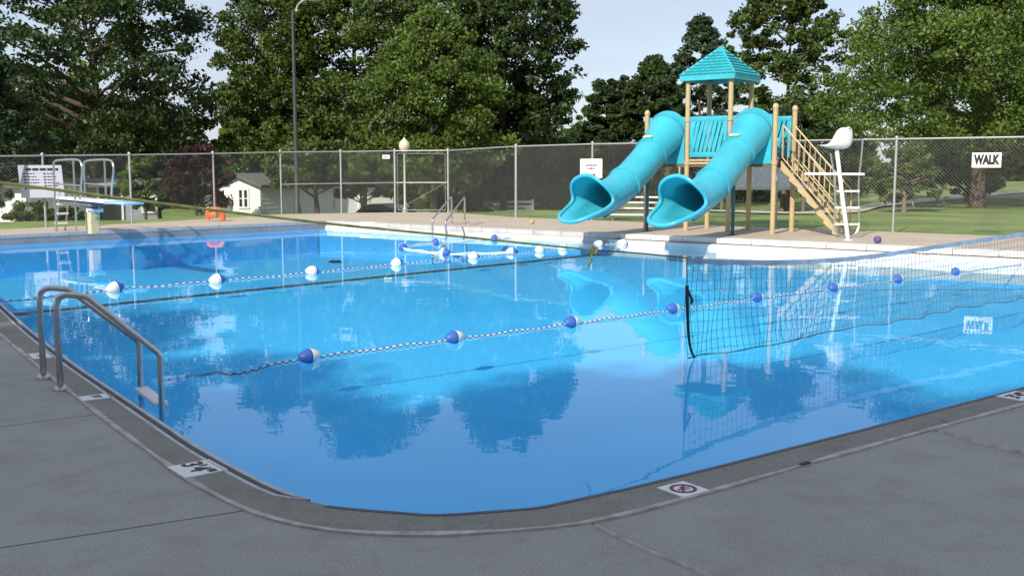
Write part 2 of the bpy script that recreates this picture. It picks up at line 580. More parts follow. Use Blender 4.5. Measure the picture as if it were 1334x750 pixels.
# left-most piece out to the corner of the pool
seq = [(-1, Vector((-0.83, -0.55, 0)))] + cuts[1:-1] + [(len(no), Vector((0.6, -0.8, 0)))]
full = [near_outer[0]] + no + [near_outer[-1]]
for (i0, d0), (i1, d1) in zip(seq, seq[1:]):
    seg = full[i0 + 1:i1 + 2]
    w0 = Vector((-d0.y, d0.x, 0)); w1 = Vector((-d1.y, d1.x, 0))
    if w0.dot(seg[-1] - seg[0]) < 0: w0 = -w0
    if w1.dot(seg[-1] - seg[0]) < 0: w1 = -w1
    s2 = [p.copy() for p in seg]
    s2[0] = s2[0] + w0 * GAP; s2[-1] = s2[-1] - w1 * GAP
    far1, far0 = s2[-1] + d1 * 11, s2[0] + d0 * 11
    extra = []
    ang = d0.angle(d1)
    if ang > 0.9:
        extra = [(far1 + far0) / 2 + ((d0 + d1).normalized() * 5)]
    poly = s2 + [far1] + extra + [far0]
    m = MB()
    m.prism([(p.x, p.y) for p in poly], -0.05, 0.0, bottom=False)
    m.build('slab', K['slab'], deck_o, fixn=True)

# pale joint filler lines in two of the joints
m = MB()
for (a, b), w in ((joints[3], 0.012), (joints[4], 0.02)):
    d = (b - a).normalized(); L = 3.0 if w < 0.015 else 0.75
    pts = [a + d * (L * k / 14) + Vector((rng.normal() * 0.004, rng.normal() * 0.004, 0.001)) for k in range(15)]
    m.tube(pts, w, 5)
m.build('joint_filler', K['sealant'], deck_o)

# ---- near coping with the light sealant seam
def blend_lines(a, b, n):
    return resample(a, n), resample(b, n)
NI = resample([CL] + inner_left[:-1] + inner_right + [CR], 400)
def closest_on(poly, p):
    best = None
    for a, b in zip(poly, poly[1:]):
        ab = b - a; t = max(0, min(1, (p - a).dot(ab) / max(1e-9, ab.length_squared)))
        q = a + ab * t
        if best is None or (q - p).length < (best - p).length: best = q
    return best
NO = resample(near_outer, 260)
inn = [closest_on(NI, p) for p in NO]
# along the left side the last 0.22 m is the steel gutter
def frac_left(p):        # 1 on the left side, 0 past the corner
    return smooth((U(432, 661).x - 0.03 - p.x) / 0.25)
gut = [frac_left(q) * 0.135 for q in inn]
cop_in = []
for p, q, g in zip(NO, inn, gut):
    d = (p - q).normalized(); cop_in.append(q + d * g)
cope = thing('pool_coping', U(569, 690), 'dark concrete coping band with pale seam along near pool edge', 'coping')
m = MB()
up = lambda ps, z: [Vector((p.x, p.y, z)) for p in ps]
m.strip(up(NO, 0.006), up(cop_in, 0.006))
m.strip(up(cop_in, 0.006), up(cop_in, -0.6))
m.strip(up(NO, 0.006), up(NO, -0.03))
m.build('coping_top', K['coping'], cope, fixn=True)
m = MB()
sw = []
for i, (p, q) in enumerate(zip(NO, inn)):
    d = (p - q).normalized(); w = 0.022 + 0.012 * math.sin(i * 0.9) * math.sin(i * 0.23)
    sw.append((p + d * w * 0.7 + Vector((0, 0, 0.011)), p - d * w * 0.9 + Vector((0, 0, 0.011))))
m.strip([a for a, b in sw], [b for a, b in sw])
m.strip([a for a, b in sw], [a - Vector((0, 0, 0.03)) for a, b in sw])
m.build('seam', K['sealant'], cope, fixn=True)
m = MB()      # thin dark edge strip along the near right side
ei = [i for i in range(len(inn)) if gut[i] < 0.02]
E1 = [inn[i] + Vector((0, 0, 0.009)) for i in ei]; E2 = [inn[i] + (NO[i] - inn[i]).normalized() * 0.03 + Vector((0, 0, 0.009)) for i in ei]
m.strip(E1, E2)
m.strip(E1, [p - Vector((0, 0, 0.06)) for p in E1])
m.build('edge_strip', M('edge_tile', (0.055, 0.075, 0.12), 0.5, var=0.3), cope, fixn=True)
gi = [i for i in range(len(inn)) if gut[i] > 0]
gutter = thing('pool_gutter', U(217, 547), 'pale steel overflow gutter rails along near left pool edge', 'gutter')
prof = [(0.205, 0.012, 0.165, 'lip'), (0.095, 0.006, 0.055, 'lip'), (0.055, 0.0, 0.0, 'dark')]
def gstrip(o0, z0, o1, z1):
    a = [inn[i] + (NO[i] - inn[i]).normalized() * o0 * gut[i] / 0.21 + Vector((0, 0, z0)) for i in gi]
    b = [inn[i] + (NO[i] - inn[i]).normalized() * o1 * gut[i] / 0.21 + Vector((0, 0, z1)) for i in gi]
    return a, b
m = MB()
for o0, z0, o1, z1 in ((0.212, 0.004, 0.205, 0.012), (0.205, 0.012, 0.178, 0.012), (0.178, 0.012, 0.176, -0.04)):
    m.strip(*gstrip(o0, z0, o1, z1))
m.build('outer_rail', K['lip'], gutter, fixn=True)
m = MB()
m.strip(*gstrip(0.176, -0.035, 0.10, -0.035)); m.strip(*gstrip(0.176, 0.0, 0.176, -0.036))
m.build('channel', K['slot'], gutter, fixn=True)
m = MB()
for o0, z0, o1, z1 in ((0.10, -0.036, 0.098, 0.004), (0.098, 0.004, 0.062, 0.008), (0.062, 0.008, 0.05, -0.012)):
    m.strip(*gstrip(o0, z0, o1, z1))
m.build('inner_rail', K['lip'], gutter, fixn=True)
m = MB()
for o0, z0, o1, z1 in ((0.05, -0.012, 0.0, -0.03), (0.0, -0.03, 0.0, -0.3)):
    m.strip(*gstrip(o0, z0, o1, z1))
m.build('rolled_edge', M('gutter_edge', (0.10, 0.11, 0.12), 0.5, var=0.2), gutter, fixn=True)

# ---- far copings
fc = thing('pool_coping', (CF + CL) / 2, 'pale grey coping along the far left pool edge by the diving board', 'coping')
nl = 22
for i in range(nl):
    a = CL.lerp(CF, i / nl); b = CL.lerp(CF, (i + 1) / nl)
    t = (b - a).normalized() * 0.008
    m = MB()
    m.prism([(q.x, q.y) for q in (a + t, b - t, b - t + n_fl, a + t + n_fl)], -0.055, 0.03)
    m.build('coping_stone', K['left_coping'], fc, fixn=True)
m = MB()
m.strip([CL + Vector((0, 0, -0.02)) + n_fl * 0.03, CF + Vector((0, 0, -0.02)) + n_fl * 0.03], [CL + Vector((0, 0, -0.6)) + n_fl * 0.03, CF + Vector((0, 0, -0.6)) + n_fl * 0.03])
m.build('face', K['left_face'], fc)
rc = thing('pool_coping', (CF + CR) / 2, 'white painted stepped coping with gutter slot along the far right pool edge', 'coping')
nr = 30
step = -n_fr.normalized()
LIPW = 0.30
LS = closest_on([CR, CF], XY(U(812, 305)))        # the white gutter lip starts right of the first slide
ls_t = (LS - CR).length / (CF - CR).length
for i in range(nr):
    a = CR.lerp(CF, i / nr); b = CR.lerp(CF, (i + 1) / nr)
    t = (b - a).normalized() * 0.008
    m = MB()
    m.prism([(q.x, q.y) for q in (a + t, b - t, b - t + n_fr, a + t + n_fr)], -0.085, 0.03)
    m.build('coping_stone', K['white_coping'] if (i + .5) / nr < ls_t else K['grey_coping'], rc, fixn=True)
def farstrip(o0, z0, o1, z1):
    return ([CR + step * o0 + Vector((0, 0, z0)), LS + step * o0 + Vector((0, 0, z0))], [CR + step * o1 + Vector((0, 0, z1)), LS + step * o1 + Vector((0, 0, z1))])
m = MB()
m.strip(*farstrip(-0.05, -0.085, 0.12, -0.13))
m.strip(*farstrip(-0.02, -0.02, -0.02, -0.13))
m.build('gutter_slot', K['slot'], rc)
m = MB()
m.strip(*farstrip(0.10, -0.14, 0.12, -0.095)); m.strip(*farstrip(0.12, -0.095, 0.28, -0.105)); m.strip(*farstrip(0.28, -0.105, 0.305, -0.14)); m.strip(*farstrip(0.305, -0.14, 0.305, -0.6))
m.add([LS + step * o + Vector((0, 0, z)) for o, z in ((0.1, -.14), (.12, -.095), (.28, -.105), (.305, -.14), (.305, -.6), (.1, -.6))], [(0, 1, 2, 3, 4, 5)])
m.build('gutter_lip', K['white_coping'], rc, fixn=True)
m = MB()
m.strip([LS + step * .304 + Vector((0, 0, -.5)), CF + step * .304 + Vector((0, 0, -.5))], [LS - step * .02 + Vector((0, 0, -.08)), CF - step * .02 + Vector((0, 0, -.08))])
m.build('face', K['grey_coping'], rc)

# ---- pool basin and water
BL0, BL1 = U(60, 407, -0.50), U(800, 330.5, -0.50)      # line where the floor breaks to the deep end
bn = Vector((-(BL1 - BL0).y, (BL1 - BL0).x, 0)).normalized()
def floor_z(x, y):
    s = (Vector((x, y, 0)) - XY(BL0)).dot(bn)
    if s > 0: return -0.50 - 0.55 * smooth(s / 6.5)
    return -0.50 - 0.20 * smooth(-s / 12.0)
def on_floor(px, py):
    z = -0.6
    for _ in range(30):
        p = U(px, py, z); z = floor_z(p.x, p.y)
    return U(px, py, z)
m = MB()
nx, ny = 90, 90
xs = np.linspace(-16, 17, nx); ys = np.linspace(3, 34, ny)
m.add([(x, y, floor_z(x, y)) for y in ys for x in xs], [(j * nx + i, j * nx + i + 1, (j + 1) * nx + i + 1, (j + 1) * nx + i) for j in range(ny - 1) for i in range(nx - 1)])
basin = m.build('pool_basin', K['paint'], smooth='all')
tag(basin, kind='structure')
m = MB()
loop = NI + [CF]
m.strip(up([p for p in NI], -0.05), up(NI, -3.4))
m.strip([CR + step * LIPW + Vector((0, 0, WZ - .02)), CF + step * LIPW + Vector((0, 0, WZ - .02))], [CR + step * LIPW + Vector((0, 0, -3.4)), CF + step * LIPW + Vector((0, 0, -3.4))])
m.strip([CL + Vector((0, 0, WZ - .02)) + n_fl * .01, CF + Vector((0, 0, WZ - .02)) + n_fl * .01], [CL + Vector((0, 0, -3.4)) + n_fl * .01, CF + Vector((0, 0, -3.4)) + n_fl * .01])
m.build('pool_wall', K['paint'], basin)
m = MB()
ds = (BL1 - BL0).normalized()
pa = []; pb = []
for k in range(60):
    p = BL0 - ds * 4 + ds * ((BL1 - BL0).length + 8) * k / 59
    q = p + bn * 0.17
    pa.append(Vector((p.x, p.y, floor_z(p.x, p.y) + 0.012))); pb.append(Vector((q.x, q.y, floor_z(q.x, q.y) + 0.02)))
m.strip(pa, pb)
m.build('floor_line', K['line'], basin)
for (px, py) in ((182, 345), (422, 328), (437, 342)):
    p = on_floor(px, py); m = MB()
    s = 0.45 if py != 342 else 0.2
    m.box(p + Vector((0, 0, 0.02)), (s * 1.4, s * 1.4, 0.05), rz=0.7)
    for k in range(-3, 4): m.box(p + Vector((k * s * .18, 0, 0.05)), (0.03, s * 1.2, 0.03), rz=0.0)
    m.build('floor_drain', K['line'], basin)
wt = MB()
wloop = up(NI, WZ) + [CR + step * LIPW + Vector((0, 0, WZ)), CF + step * LIPW + Vector((0, 0, WZ))]
wl = [CL + Vector((0, 0, WZ))] + up(NI[1:-1], WZ) + [CR + step * LIPW + Vector((0, 0, WZ)), CF + step * LIPW + Vector((0, 0, WZ)), CF + Vector((-.3, -.2, WZ))]
wt.add([Vector((0, 16, WZ))] + wl, [(0, 1 + k, 1 + (k + 1) % len(wl)) for k in range(len(wl))])
water = wt.build('water', K['water'], fixn=True)
if water.data.polygons[0].normal.z < 0: water.data.flip_normals()
tag(water, kind='structure')

# ---- ground beyond the fence: a ring from the deck out to the horizon
def gh(x, y):
    """height of the ground"""
    px = 667 + F * x / max(1.0, y)
    if y < 5: return -0.06
    d = math.hypot(x, y)
    w = 1 - smooth((px - 560) / 110)
    lo = smooth((d - 41) / 11) if px > 250 else smooth((d - 37) / 20)
    z = -0.06 - 2.3 * w * lo
    z -= 1.7 * (1 - w) * smooth((d - 43) / 15) * (1 - smooth((px - 1030) / 110))
    z += smooth((d - 60) / 100) * 1.2 * smooth((px - 1100) / 300)
    return z + 0.12 * math.sin(x * 0.11 + 1) * math.sin(y * 0.09) * smooth((d - 40) / 20)
C0 = Vector((0, 14, 0))
dl = []
for a, b in zip(outer_loop, outer_loop[1:] + outer_loop[:1]):
    n = max(2, int((b - a).length / 2.5))
    for k in range(n): dl.append(a.lerp(b, k / n))
rows = []
for s in (-0.012, 0.0, 0.03, 0.08, 0.15, 0.25, 0.4, 0.6, 0.8, 1.0, 1.3, 1.7, 2.2, 3.0, 4.5, 7, 12, 25, 60):
    r = []
    for p in dl:
        q = C0 + (p - C0) * (1 + s)
        z = gh(q.x, q.y) if s > 0 else (-0.05 if s == 0 else -0.06)
        r.append(Vector((q.x, q.y, z if s < 5 else min(z, -0.06))))
    rows.append(r)
m = MB()
for a, b in zip(rows, rows[1:]): m.strip(a, b, closed=True)
lawn = m.build('lawn', K['grass'], smooth='all', fixn=True)
tag(lawn, kind='structure')
# park path
m = MB()
pl, pr = [], []
ctrl = catmull([Vector((-2, 62, 0)), U(1000, 276), U(1130, 266.5), U(1230, 259), U(1334, 251), U(1480, 243)], 8)
for i, p in enumerate(ctrl):
    t = (ctrl[min(i + 1, len(ctrl) - 1)] - ctrl[max(0, i - 1)]).normalized(); n = Vector((-t.y, t.x, 0))
    a = p + n * 0.9; b = p - n * 0.9
    pl.append(Vector((a.x, a.y, gh(a.x, a.y) + 0.05))); pr.append(Vector((b.x, b.y, gh(b.x, b.y) + 0.05)))
m.strip(pl, pr)
tag(m.build('path', K['path'], smooth='all'), kind='structure')

# ================================================================== FENCE
fence = thing('chain_link_fence', posts[4][0], 'galvanised chain link fence with top rail running behind the pool deck', 'fence')
def wire_panel(p0, h0, p1, h1, spacing):
    """one bay of woven diamond wire"""
    L = (p1 - p0).length
    ex = (p1 - p0).normalized()
    ny_ = Vector((-ex.y, ex.x, 0))
    hh = min(h0, h1) - 0.03
    m = MB()
    lo = 0.06
    span = hh - lo
    k = -int(span / spacing) - 1
    r = 0.0024
    for sgn in (1, -1):
        j = -int(span / spacing) - 1
        while j * spacing < L + span:
            x0 = j * spacing
            if sgn == 1: a = (x0, 0); b = (x0 + span, span)
            else: a = (x0, span); b = (x0 + span, 0)
            # clip to 0..L
            (ax, az), (bx, bz) = a, b
            if bx > 0 and ax < L:
                if ax < 0: t = -ax / (bx - ax); az = az + (bz - az) * t; ax = 0
                if bx > L: t = (L - ax) / (bx - ax); bz = az + (bz - az) * t; bx = L
                if bx - ax > 0.02:
                    A_ = p0 + ex * ax + ny_ * (0.003 * sgn) + Vector((0, 0, lo + az)); B_ = p0 + ex * bx + ny_ * (0.003 * sgn) + Vector((0, 0, lo + bz))
                    dd = (B_ - A_).normalized(); s1 = dd.cross(ny_) * r * 1.15; s2 = ny_ * r * 1.15
                    ng = max(1, int((B_ - A_).length / 0.22))
                    vv = []
                    for q in range(ng + 1):
                        p_ = A_.lerp(B_, q / ng); vv += [p_ + s1, p_ - s1 * .6 + s2, p_ - s1 * .6 - s2]
                    m.add(vv, [f_ for q in range(ng) for f_ in ((q * 3, q * 3 + 1, q * 3 + 4, q * 3 + 3), (q * 3 + 1, q * 3 + 2, q * 3 + 5, q * 3 + 4), (q * 3 + 2, q * 3, q * 3 + 3, q * 3 + 5))])
            j += 1
    return m
for i, (p, h) in enumerate(posts):
    m = MB()
    m.tube([p + Vector((0, 0, -0.1)), p + Vector((0, 0, h))], 0.042 if i in (6, 7, 8, 11) else 0.034, 10)
    m.lathe([(0.05, 0), (0.05, 0.03), (0.03, 0.06), (0.004, 0.075)], p + Vector((0, 0, h)), 10)
    m.build('post', K['galv'], fence, smooth=True)
for i, ((p, h), (q, g)) in enumerate(zip(posts, posts[1:])):
    m = MB()
    m.tube([p + Vector((0, 0, h - 0.02)), q + Vector((0, 0, g - 0.02))], 0.024, 8)
    m.build('top_rail', K['galv'], fence, smooth=True)
    if 4 <= i <= 6:
        m = MB(); m.tube([p + Vector((0, 0, h * 0.48)), q + Vector((0, 0, g * 0.48))], 0.02, 8); m.build('mid_rail', K['galv'], fence, smooth=True)
    if i == 6: continue
    wire_panel(p, h, q, g, 0.10).build('wire_mesh', K['wire'], fence)
# gate in the bay between the two gate posts
gp, gq = posts[6], posts[7]
gx = (gq[0] - gp[0]).normalized()
gate = thing('chain_link_gate', gp[0] + gx * 0.1, 'chain link gate with diagonal brace beside globe lamp', 'gate')
a, b, gt = gp[0] + gx * 0.10, gq[0] - gx * 0.10, gp[1] - 0.12
m = MB()
m.tube([a + Vector((0, 0, 0.08)), a + Vector((0, 0, gt))], 0.017, 8); m.tube([b + Vector((0, 0, 0.08)), b + Vector((0, 0, gt))], 0.017, 8)
m.tube([a + Vector((0, 0, 0.08)), b + Vector((0, 0, 0.08))], 0.022, 8); m.tube([a + Vector((0, 0, gt)), b + Vector((0, 0, gt))], 0.017, 8)
m.tube([a + Vector((0, 0, gt * .5)), b + Vector((0, 0, gt * .5))], 0.015, 8)
m.build('gate_frame', K['gate'], gate, smooth=True)
m = MB(); m.tube([a + Vector((0, -.03, 0.1)), b + Vector((0, -.03, gt * .5))], 0.012, 6)
m.build('brace', K['gate'], gate, smooth=True)
wire_panel(a, gt, b, gt, 0.10).build('wire_mesh', K['wire'], gate)
# ================================================================== TREES
LEAF = {
 'dark': leafmat('leaf_dark', (0.030, 0.055, 0.018), (0.065, 0.110, 0.028)),
 'mid': leafmat('leaf_mid', (0.046, 0.085, 0.018), (0.115, 0.175, 0.034)),
 'light': leafmat('leaf_light', (0.060, 0.110, 0.020), (0.150, 0.225, 0.045)),
 'conifer': leafmat('needle_dark', (0.028, 0.055, 0.028), (0.060, 0.100, 0.045), trans=0.15),
 'purple': leafmat('leaf_purple', (0.045, 0.022, 0.020), (0.100, 0.050, 0.035)),
}

def leaf_mesh(name, cen, size, mat, parent, seed, droop=0.0, upb=0.5, aspect=0.55):
    r = np.random.default_rng(seed)
    n = len(cen)
    nv = r.normal(size=(n, 3)); nv[:, 2] += upb
    nv /= np.linalg.norm(nv, axis=1)[:, None]
    tv = r.normal(size=(n, 3)); tv[:, 2] -= droop
    tv -= (tv * nv).sum(1)[:, None] * nv
    tv /= np.linalg.norm(tv, axis=1)[:, None] + 1e-9
    bv = np.cross(nv, tv)
    s = (size * r.uniform(0.55, 1.3, n))[:, None]
    v = np.empty((n, 4, 3))
    v[:, 0] = cen + tv * s
    v[:, 1] = cen + bv * s * aspect + nv * s * 0.12
    v[:, 2] = cen - tv * s * 0.9
    v[:, 3] = cen - bv * s * aspect + nv * s * 0.12
    me = bpy.data.meshes.new(name)
    me.vertices.add(n * 4); me.loops.add(n * 4); me.polygons.add(n)
    me.vertices.foreach_set('co', v.reshape(-1).astype(np.float32))
    me.loops.foreach_set('vertex_index', np.arange(n * 4, dtype=np.int32))
    me.polygons.foreach_set('loop_start', np.arange(0, n * 4, 4, dtype=np.int32))
    me.polygons.foreach_set('loop_total', np.full(n, 4, dtype=np.int32))
    me.materials.append(mat)
    me.update(calc_edges=True)
    o = bpy.data.objects.new(name, me)
    col.objects.link(o)
    if parent is not None: o.parent = parent
    return o

def env_fn(style, t):
    if style == 'spruce': return np.clip(1.02 - t, 0.05, 1) ** 0.85 * (0.8 + 0.2 * np.sin(t * 40))
    if style == 'point': return np.clip(np.sin(np.pi * (0.18 + 0.80 * t)), 0.03, 1) ** 0.8 * (1.1 - 0.35 * t)
    if style == 'tall': return np.clip(np.sin(np.pi * (0.10 + 0.84 * t)), 0.05, 1) ** 0.6
    if style == 'bush': return np.clip(np.sin(np.pi * (0.25 + 0.70 * t)), 0.05, 1) ** 0.5
    return np.clip(np.sin(np.pi * (0.16 + 0.78 * t)), 0.05, 1) ** 0.55

def tree(name, label, cat, px, dist, top, hw, bot, style='oak', mat='mid', n_cl=260, per=90, ls=0.17, cr=0.13, seed=1, gaps=0.0, bark='bark', group=None, trunk_r=None, ry=0.9, shell=0.5, stems=1):
    r = np.random.default_rng(seed)
    X = D(px, 217, dist).x
    base = Vector((X, dist, gh(X, dist)))
    zt = D(px, top, dist).z; zb = D(px, bot, dist).z
    R = hw * dist / F
    Hc = zt - zb
    th = thing(name, base, label, cat, group)
    # crown lobes: uneven outline
    lob_a = r.uniform(0, 2 * np.pi, 9); lob_t = r.uniform(0.05, 0.98, 9); lob_g = r.uniform(-0.34, 0.30, 9)
    def lobes(a, t):
        k = np.ones_like(a)
        for la, lt, lg in zip(lob_a, lob_t, lob_g):
            da = np.abs((a - la + np.pi) % (2 * np.pi) - np.pi)
            k = k + lg * np.exp(-(da / 0.75) ** 2 - ((t - lt) / 0.16) ** 2)
        return k
    t = r.uniform(0.0, 1.0, n_cl) ** (0.85 if style != 'spruce' else 1.4)
    a = r.uniform(0, 2 * np.pi, n_cl)
    u = r.uniform(0, 1, n_cl) ** shell
    rad_ = R * env_fn(style, t) * lobes(a, t) * (0.16 + 0.84 * u)
    cx = np.cos(a) * rad_; cy = np.sin(a) * rad_ * ry
    cz = zb - base.z + t * Hc + r.normal(0, 0.02 * Hc, n_cl)
    if gaps > 0:      # leave hollow places in the crown
        gc = np.stack([r.uniform(-R, R, 14), r.uniform(-R, R, 14) * .3, zb - base.z + r.uniform(0.05, 0.95, 14) * Hc], 1)
        keep = np.ones(n_cl, bool)
        for g in gc:
            d2 = ((cx - g[0]) ** 2 + (cz - g[2]) ** 2) ** .5
            keep &= ~((d2 < gaps * R * r.uniform(0.5, 1.2)))
        cx, cy, cz = cx[keep], cy[keep], cz[keep]
    n = len(cx)
    cs = R * cr * r.uniform(0.55, 1.35, n)
    per = per * 1.6; ls = ls * 0.70
    cnt = np.maximum(8, (per * r.uniform(0.5, 1.4, n)).astype(int))
    idx = np.repeat(np.arange(n), cnt)
    g = r.normal(size=(len(idx), 3))
    g /= np.linalg.norm(g, axis=1)[:, None]
    g *= (r.uniform(0, 1, len(idx)) ** 0.45)[:, None]
    cen = np.stack([cx, cy, cz], 1)[idx] + g * cs[idx][:, None] * np.array([1.15, 1.15, 0.72])
    # trunk and limbs
    tr_r = trunk_r or max(0.08, R * 0.055)
    m = MB()
    htop = zb - base.z + Hc * (0.86 if style != 'bush' else 0.5)
    tips = []
    for st in range(stems):
        off = Vector((r.normal() * 0.12 * R, r.normal() * 0.12 * R, 0)) if stems > 1 else Vector((0, 0, 0))
        wob = [Vector((r.normal() * 0.03 * R, r.normal() * 0.03 * R, 0)) for _ in range(7)]
        tp = [off * (0.2 + 1.2 * k / 6) + wob[k] * (k / 6) + Vector((0, 0, -0.2 + (htop + 0.2) * k / 6)) for k in range(7)]
        tpc = catmull(tp, 3)
        rr = [tr_r * (1.35 if k == 0 else 1.0) * (1 - 0.9 * (k / (len(tpc) - 1)) ** 0.9) + 0.012 for k in range(len(tpc))]
        m.tube(tpc, rr, 8)
        tips.append((tpc, rr))
    order = r.permutation(n)[:min(n, 46 if style != 'bush' else 18)]
    for j in order:
        tpc, rr = tips[j % stems]
        tgt = Vector((cx[j], cy[j], cz[j]))
        want = max(0.3, min(htop * 0.97, tgt.z - (0.25 + 0.25 * r.random()) * math.hypot(tgt.x, tgt.y)))
        k = min(range(len(tpc)), key=lambda q: abs(tpc[q].z - want))
        s = tpc[k]
        mid = s.lerp(tgt, 0.5) + Vector((r.normal() * .05 * R, r.normal() * .05 * R, 0.06 * (tgt - s).length))
        pts = catmull([s, mid, tgt], 4)
        r0 = min(rr[k] * 0.75, 0.018 * (tgt - s).length + 0.02)
        m.tube(pts, [max(0.006, r0 * (1 - 0.88 * q / (len(pts) - 1))) for q in range(len(pts))], 5)
    m.build('trunk', K[bark], th, smooth='all', local=True)
    leaf_mesh('crown', cen, ls, LEAF[mat], th, seed + 100, upb=0.45 if style != 'spruce' else 0.9)
    return th

tree('broad_tree', 'huge dark broad tree with sky gaps behind the diving board', 'tree', 125, 58, -70, 182, 205, 'oak', 'dark', 430, 80, 0.21, 0.115, 11, gaps=0.11, shell=0.6)
tree('yew_tree', 'dark dense tree at far left photo edge behind the fence', 'tree', -25, 43, 70, 75, 285, 'bush', 'conifer', 200, 80, 0.17, 0.15, 12)
tree('shade_tree', 'low dark tree behind the rules board', 'tree', 60, 70, 120, 95, 262, 'bush', 'dark', 230, 70, 0.24, 0.14, 13)
tree('shade_tree', 'low dark tree between diving board and purple leaved tree', 'tree', 205, 66, 140, 80, 262, 'bush', 'dark', 200, 70, 0.23, 0.14, 14)
tree('small_tree', 'small pale green tree over the blue grey shed roof', 'tree', 188, 44, 208, 30, 272, 'oak', 'light', 70, 70, 0.11, 0.2, 15)
tree('purple_leaved_tree', 'small purple leaved tree left of white gabled house', 'tree', 255, 42.5, 192, 45, 268, 'oak', 'purple', 90, 80, 0.10, 0.17, 16, gaps=0.12, stems=3, trunk_r=0.06)
tree('leafy_tree', 'leafy green tree left of the tall lamp pole', 'tree', 352, 59, -30, 76, 236, 'tall', 'mid', 330, 80, 0.17, 0.17, 17, gaps=0.06)
tree('leafy_tree', 'tall leafy tree right behind the tall lamp pole', 'tree', 465, 61, -75, 118, 228, 'oak', 'mid', 420, 80, 0.20, 0.14, 18)
tree('maple_tree', 'bright green pointed tree standing behind the globe lamp', 'tree', 565, 53, 22, 112, 240, 'point', 'light', 420, 85, 0.155, 0.125, 19, ry=0.8)
tree('dark_tree', 'tall dark tree at right end of the middle tree group', 'tree', 655, 58, -62, 96, 228, 'tall', 'dark', 420, 80, 0.20, 0.15, 20)
tree('shrub_tree', 'leafy tree drooping over the white house roofs by lamp pole', 'tree', 412, 44.5, 188, 66, 243, 'bush', 'mid', 140, 80, 0.14, 0.15, 41, trunk_r=0.16)
tree('shrub_tree', 'leafy low tree overhanging the parked car', 'tree', 470, 46, 203, 46, 254, 'bush', 'mid', 90, 80, 0.14, 0.15, 21)
tree('shrub_tree', 'low grey green tree behind the fence gate', 'tree', 610, 60, 190, 66, 276, 'bush', 'mid', 150, 80, 0.17, 0.16, 22)
tree('shrub_tree', 'low dark tree behind the fence left of the slide mouths', 'tree', 715, 62, 184, 66, 276, 'bush', 'mid', 160, 80, 0.17, 0.16, 23)
tree('evergreen_tree', 'rounded evergreen left of the slide tower, lowest of three', 'tree', 795, 76, 108, 52, 245, 'oak', 'dark', 300, 70, 0.22, 0.12, 24)
tree('evergreen_tree', 'rounded evergreen rising just left of the slide tower roof', 'tree', 850, 74, 78, 60, 245, 'point', 'dark', 320, 70, 0.22, 0.12, 25)
tree('spruce_tree', 'dark feathery spruce peeking above the slide tower roof', 'tree', 912, 88, 30, 62, 235, 'point', 'conifer', 330, 65, 0.24, 0.11, 26, gaps=0.05)
tree('cottonwood_tree', 'tall airy cottonwood right of the slide tower roof', 'tree', 1022, 70, -40, 80, 190, 'oak', 'mid', 320, 70, 0.20, 0.12, 27, gaps=0.12, bark='bark_l', shell=0.7)
tree('cottonwood_tree', 'slim airy tree between cottonwood and big right tree', 'tree', 1122, 84, 50, 36, 200, 'tall', 'mid', 70, 70, 0.22, 0.22, 28, gaps=0.2)
tree('low_tree', 'low green tree behind the stairs of the slide tower', 'tree', 1062, 66, 135, 72, 246, 'bush', 'dark', 210, 80, 0.19, 0.15, 29)
tree('big_tree', 'big green leafy tree above the walk sign', 'tree', 1275, 45, -62, 190, 198, 'point', 'light', 600, 105, 0.135, 0.11, 30, shell=0.5, gaps=0.03)
tree('dark_tree', 'dark tree at the right photo edge behind the big leafy tree', 'tree', 1360, 54, -40, 110, 225, 'oak', 'dark', 330, 80, 0.20, 0.14, 31)
tree('young_tree', 'young park tree behind fence right of the lifeguard chair', 'tree', 1180, 41, 196, 46, 262, 'oak', 'mid', 80, 75, 0.11, 0.17, 32, bark='bark_l', trunk_r=0.10, gaps=0.1)
tree('young_tree', 'young park tree with pale trunk below the walk sign', 'tree', 1262, 52, 190, 52, 252, 'oak', 'mid', 100, 75, 0.13, 0.17, 33, bark='bark_l', trunk_r=0.16, gaps=0.1)
tree('garden_shrub', 'low green shrub behind fence below the rules board', 'shrub', 38, 35.5, 265, 34, 298, 'bush', 'mid', 60, 80, 0.07, 0.2, 34)
tree('garden_shrub', 'small dark shrub in front of white house wall', 'shrub', 85, 37, 272, 26, 294, 'bush', 'dark', 40, 80, 0.07, 0.22, 35)

# far wood that closes the view
r = np.random.default_rng(77)
n = 52000
pxs = r.uniform(-260, 1600, n); ds = r.uniform(98, 135, n)
hmax = 7.5 + 2.5 * np.sin(pxs * 0.021) + 1.7 * np.sin(pxs * 0.057 + 1.0) + 0.9 * np.sin(pxs * 0.13)
hmax *= np.where(pxs < 640, 1.35, 1.0)
zz = r.uniform(0, 1, n) ** 0.8 * hmax
cen = np.stack([(pxs - 667) / F * ds, ds, zz - 2.4], 1)
fw = leaf_mesh('far_wood', cen, 0.52, LEAF['mid'], None, 5, upb=0.5, aspect=0.7)
tag(fw, 'dark wood closing the view far behind the park', 'wood', kind='stuff')

# ================================================================== HOUSES
def siding(mb, a, b, z0, z1, h=0.2, proud=0.015):
    """clapboards on a wall from a to b, lower edge of each board proud"""
    d = (b - a).normalized(); nrm = Vector((d.y, -d.x, 0))
    z = z0
    while z < z1 - 0.02:
        t = min(z + h, z1)
        v = [a + nrm * proud + Vector((0, 0, z)), b + nrm * proud + Vector((0, 0, z)), b + nrm * 0.002 + Vector((0, 0, t)), a + nrm * 0.002 + Vector((0, 0, t)), a + Vector((0, 0, z)), b + Vector((0, 0, z))]
        mb.add(v, [(0, 1, 2, 3), (0, 4, 5, 1)])
        z = t

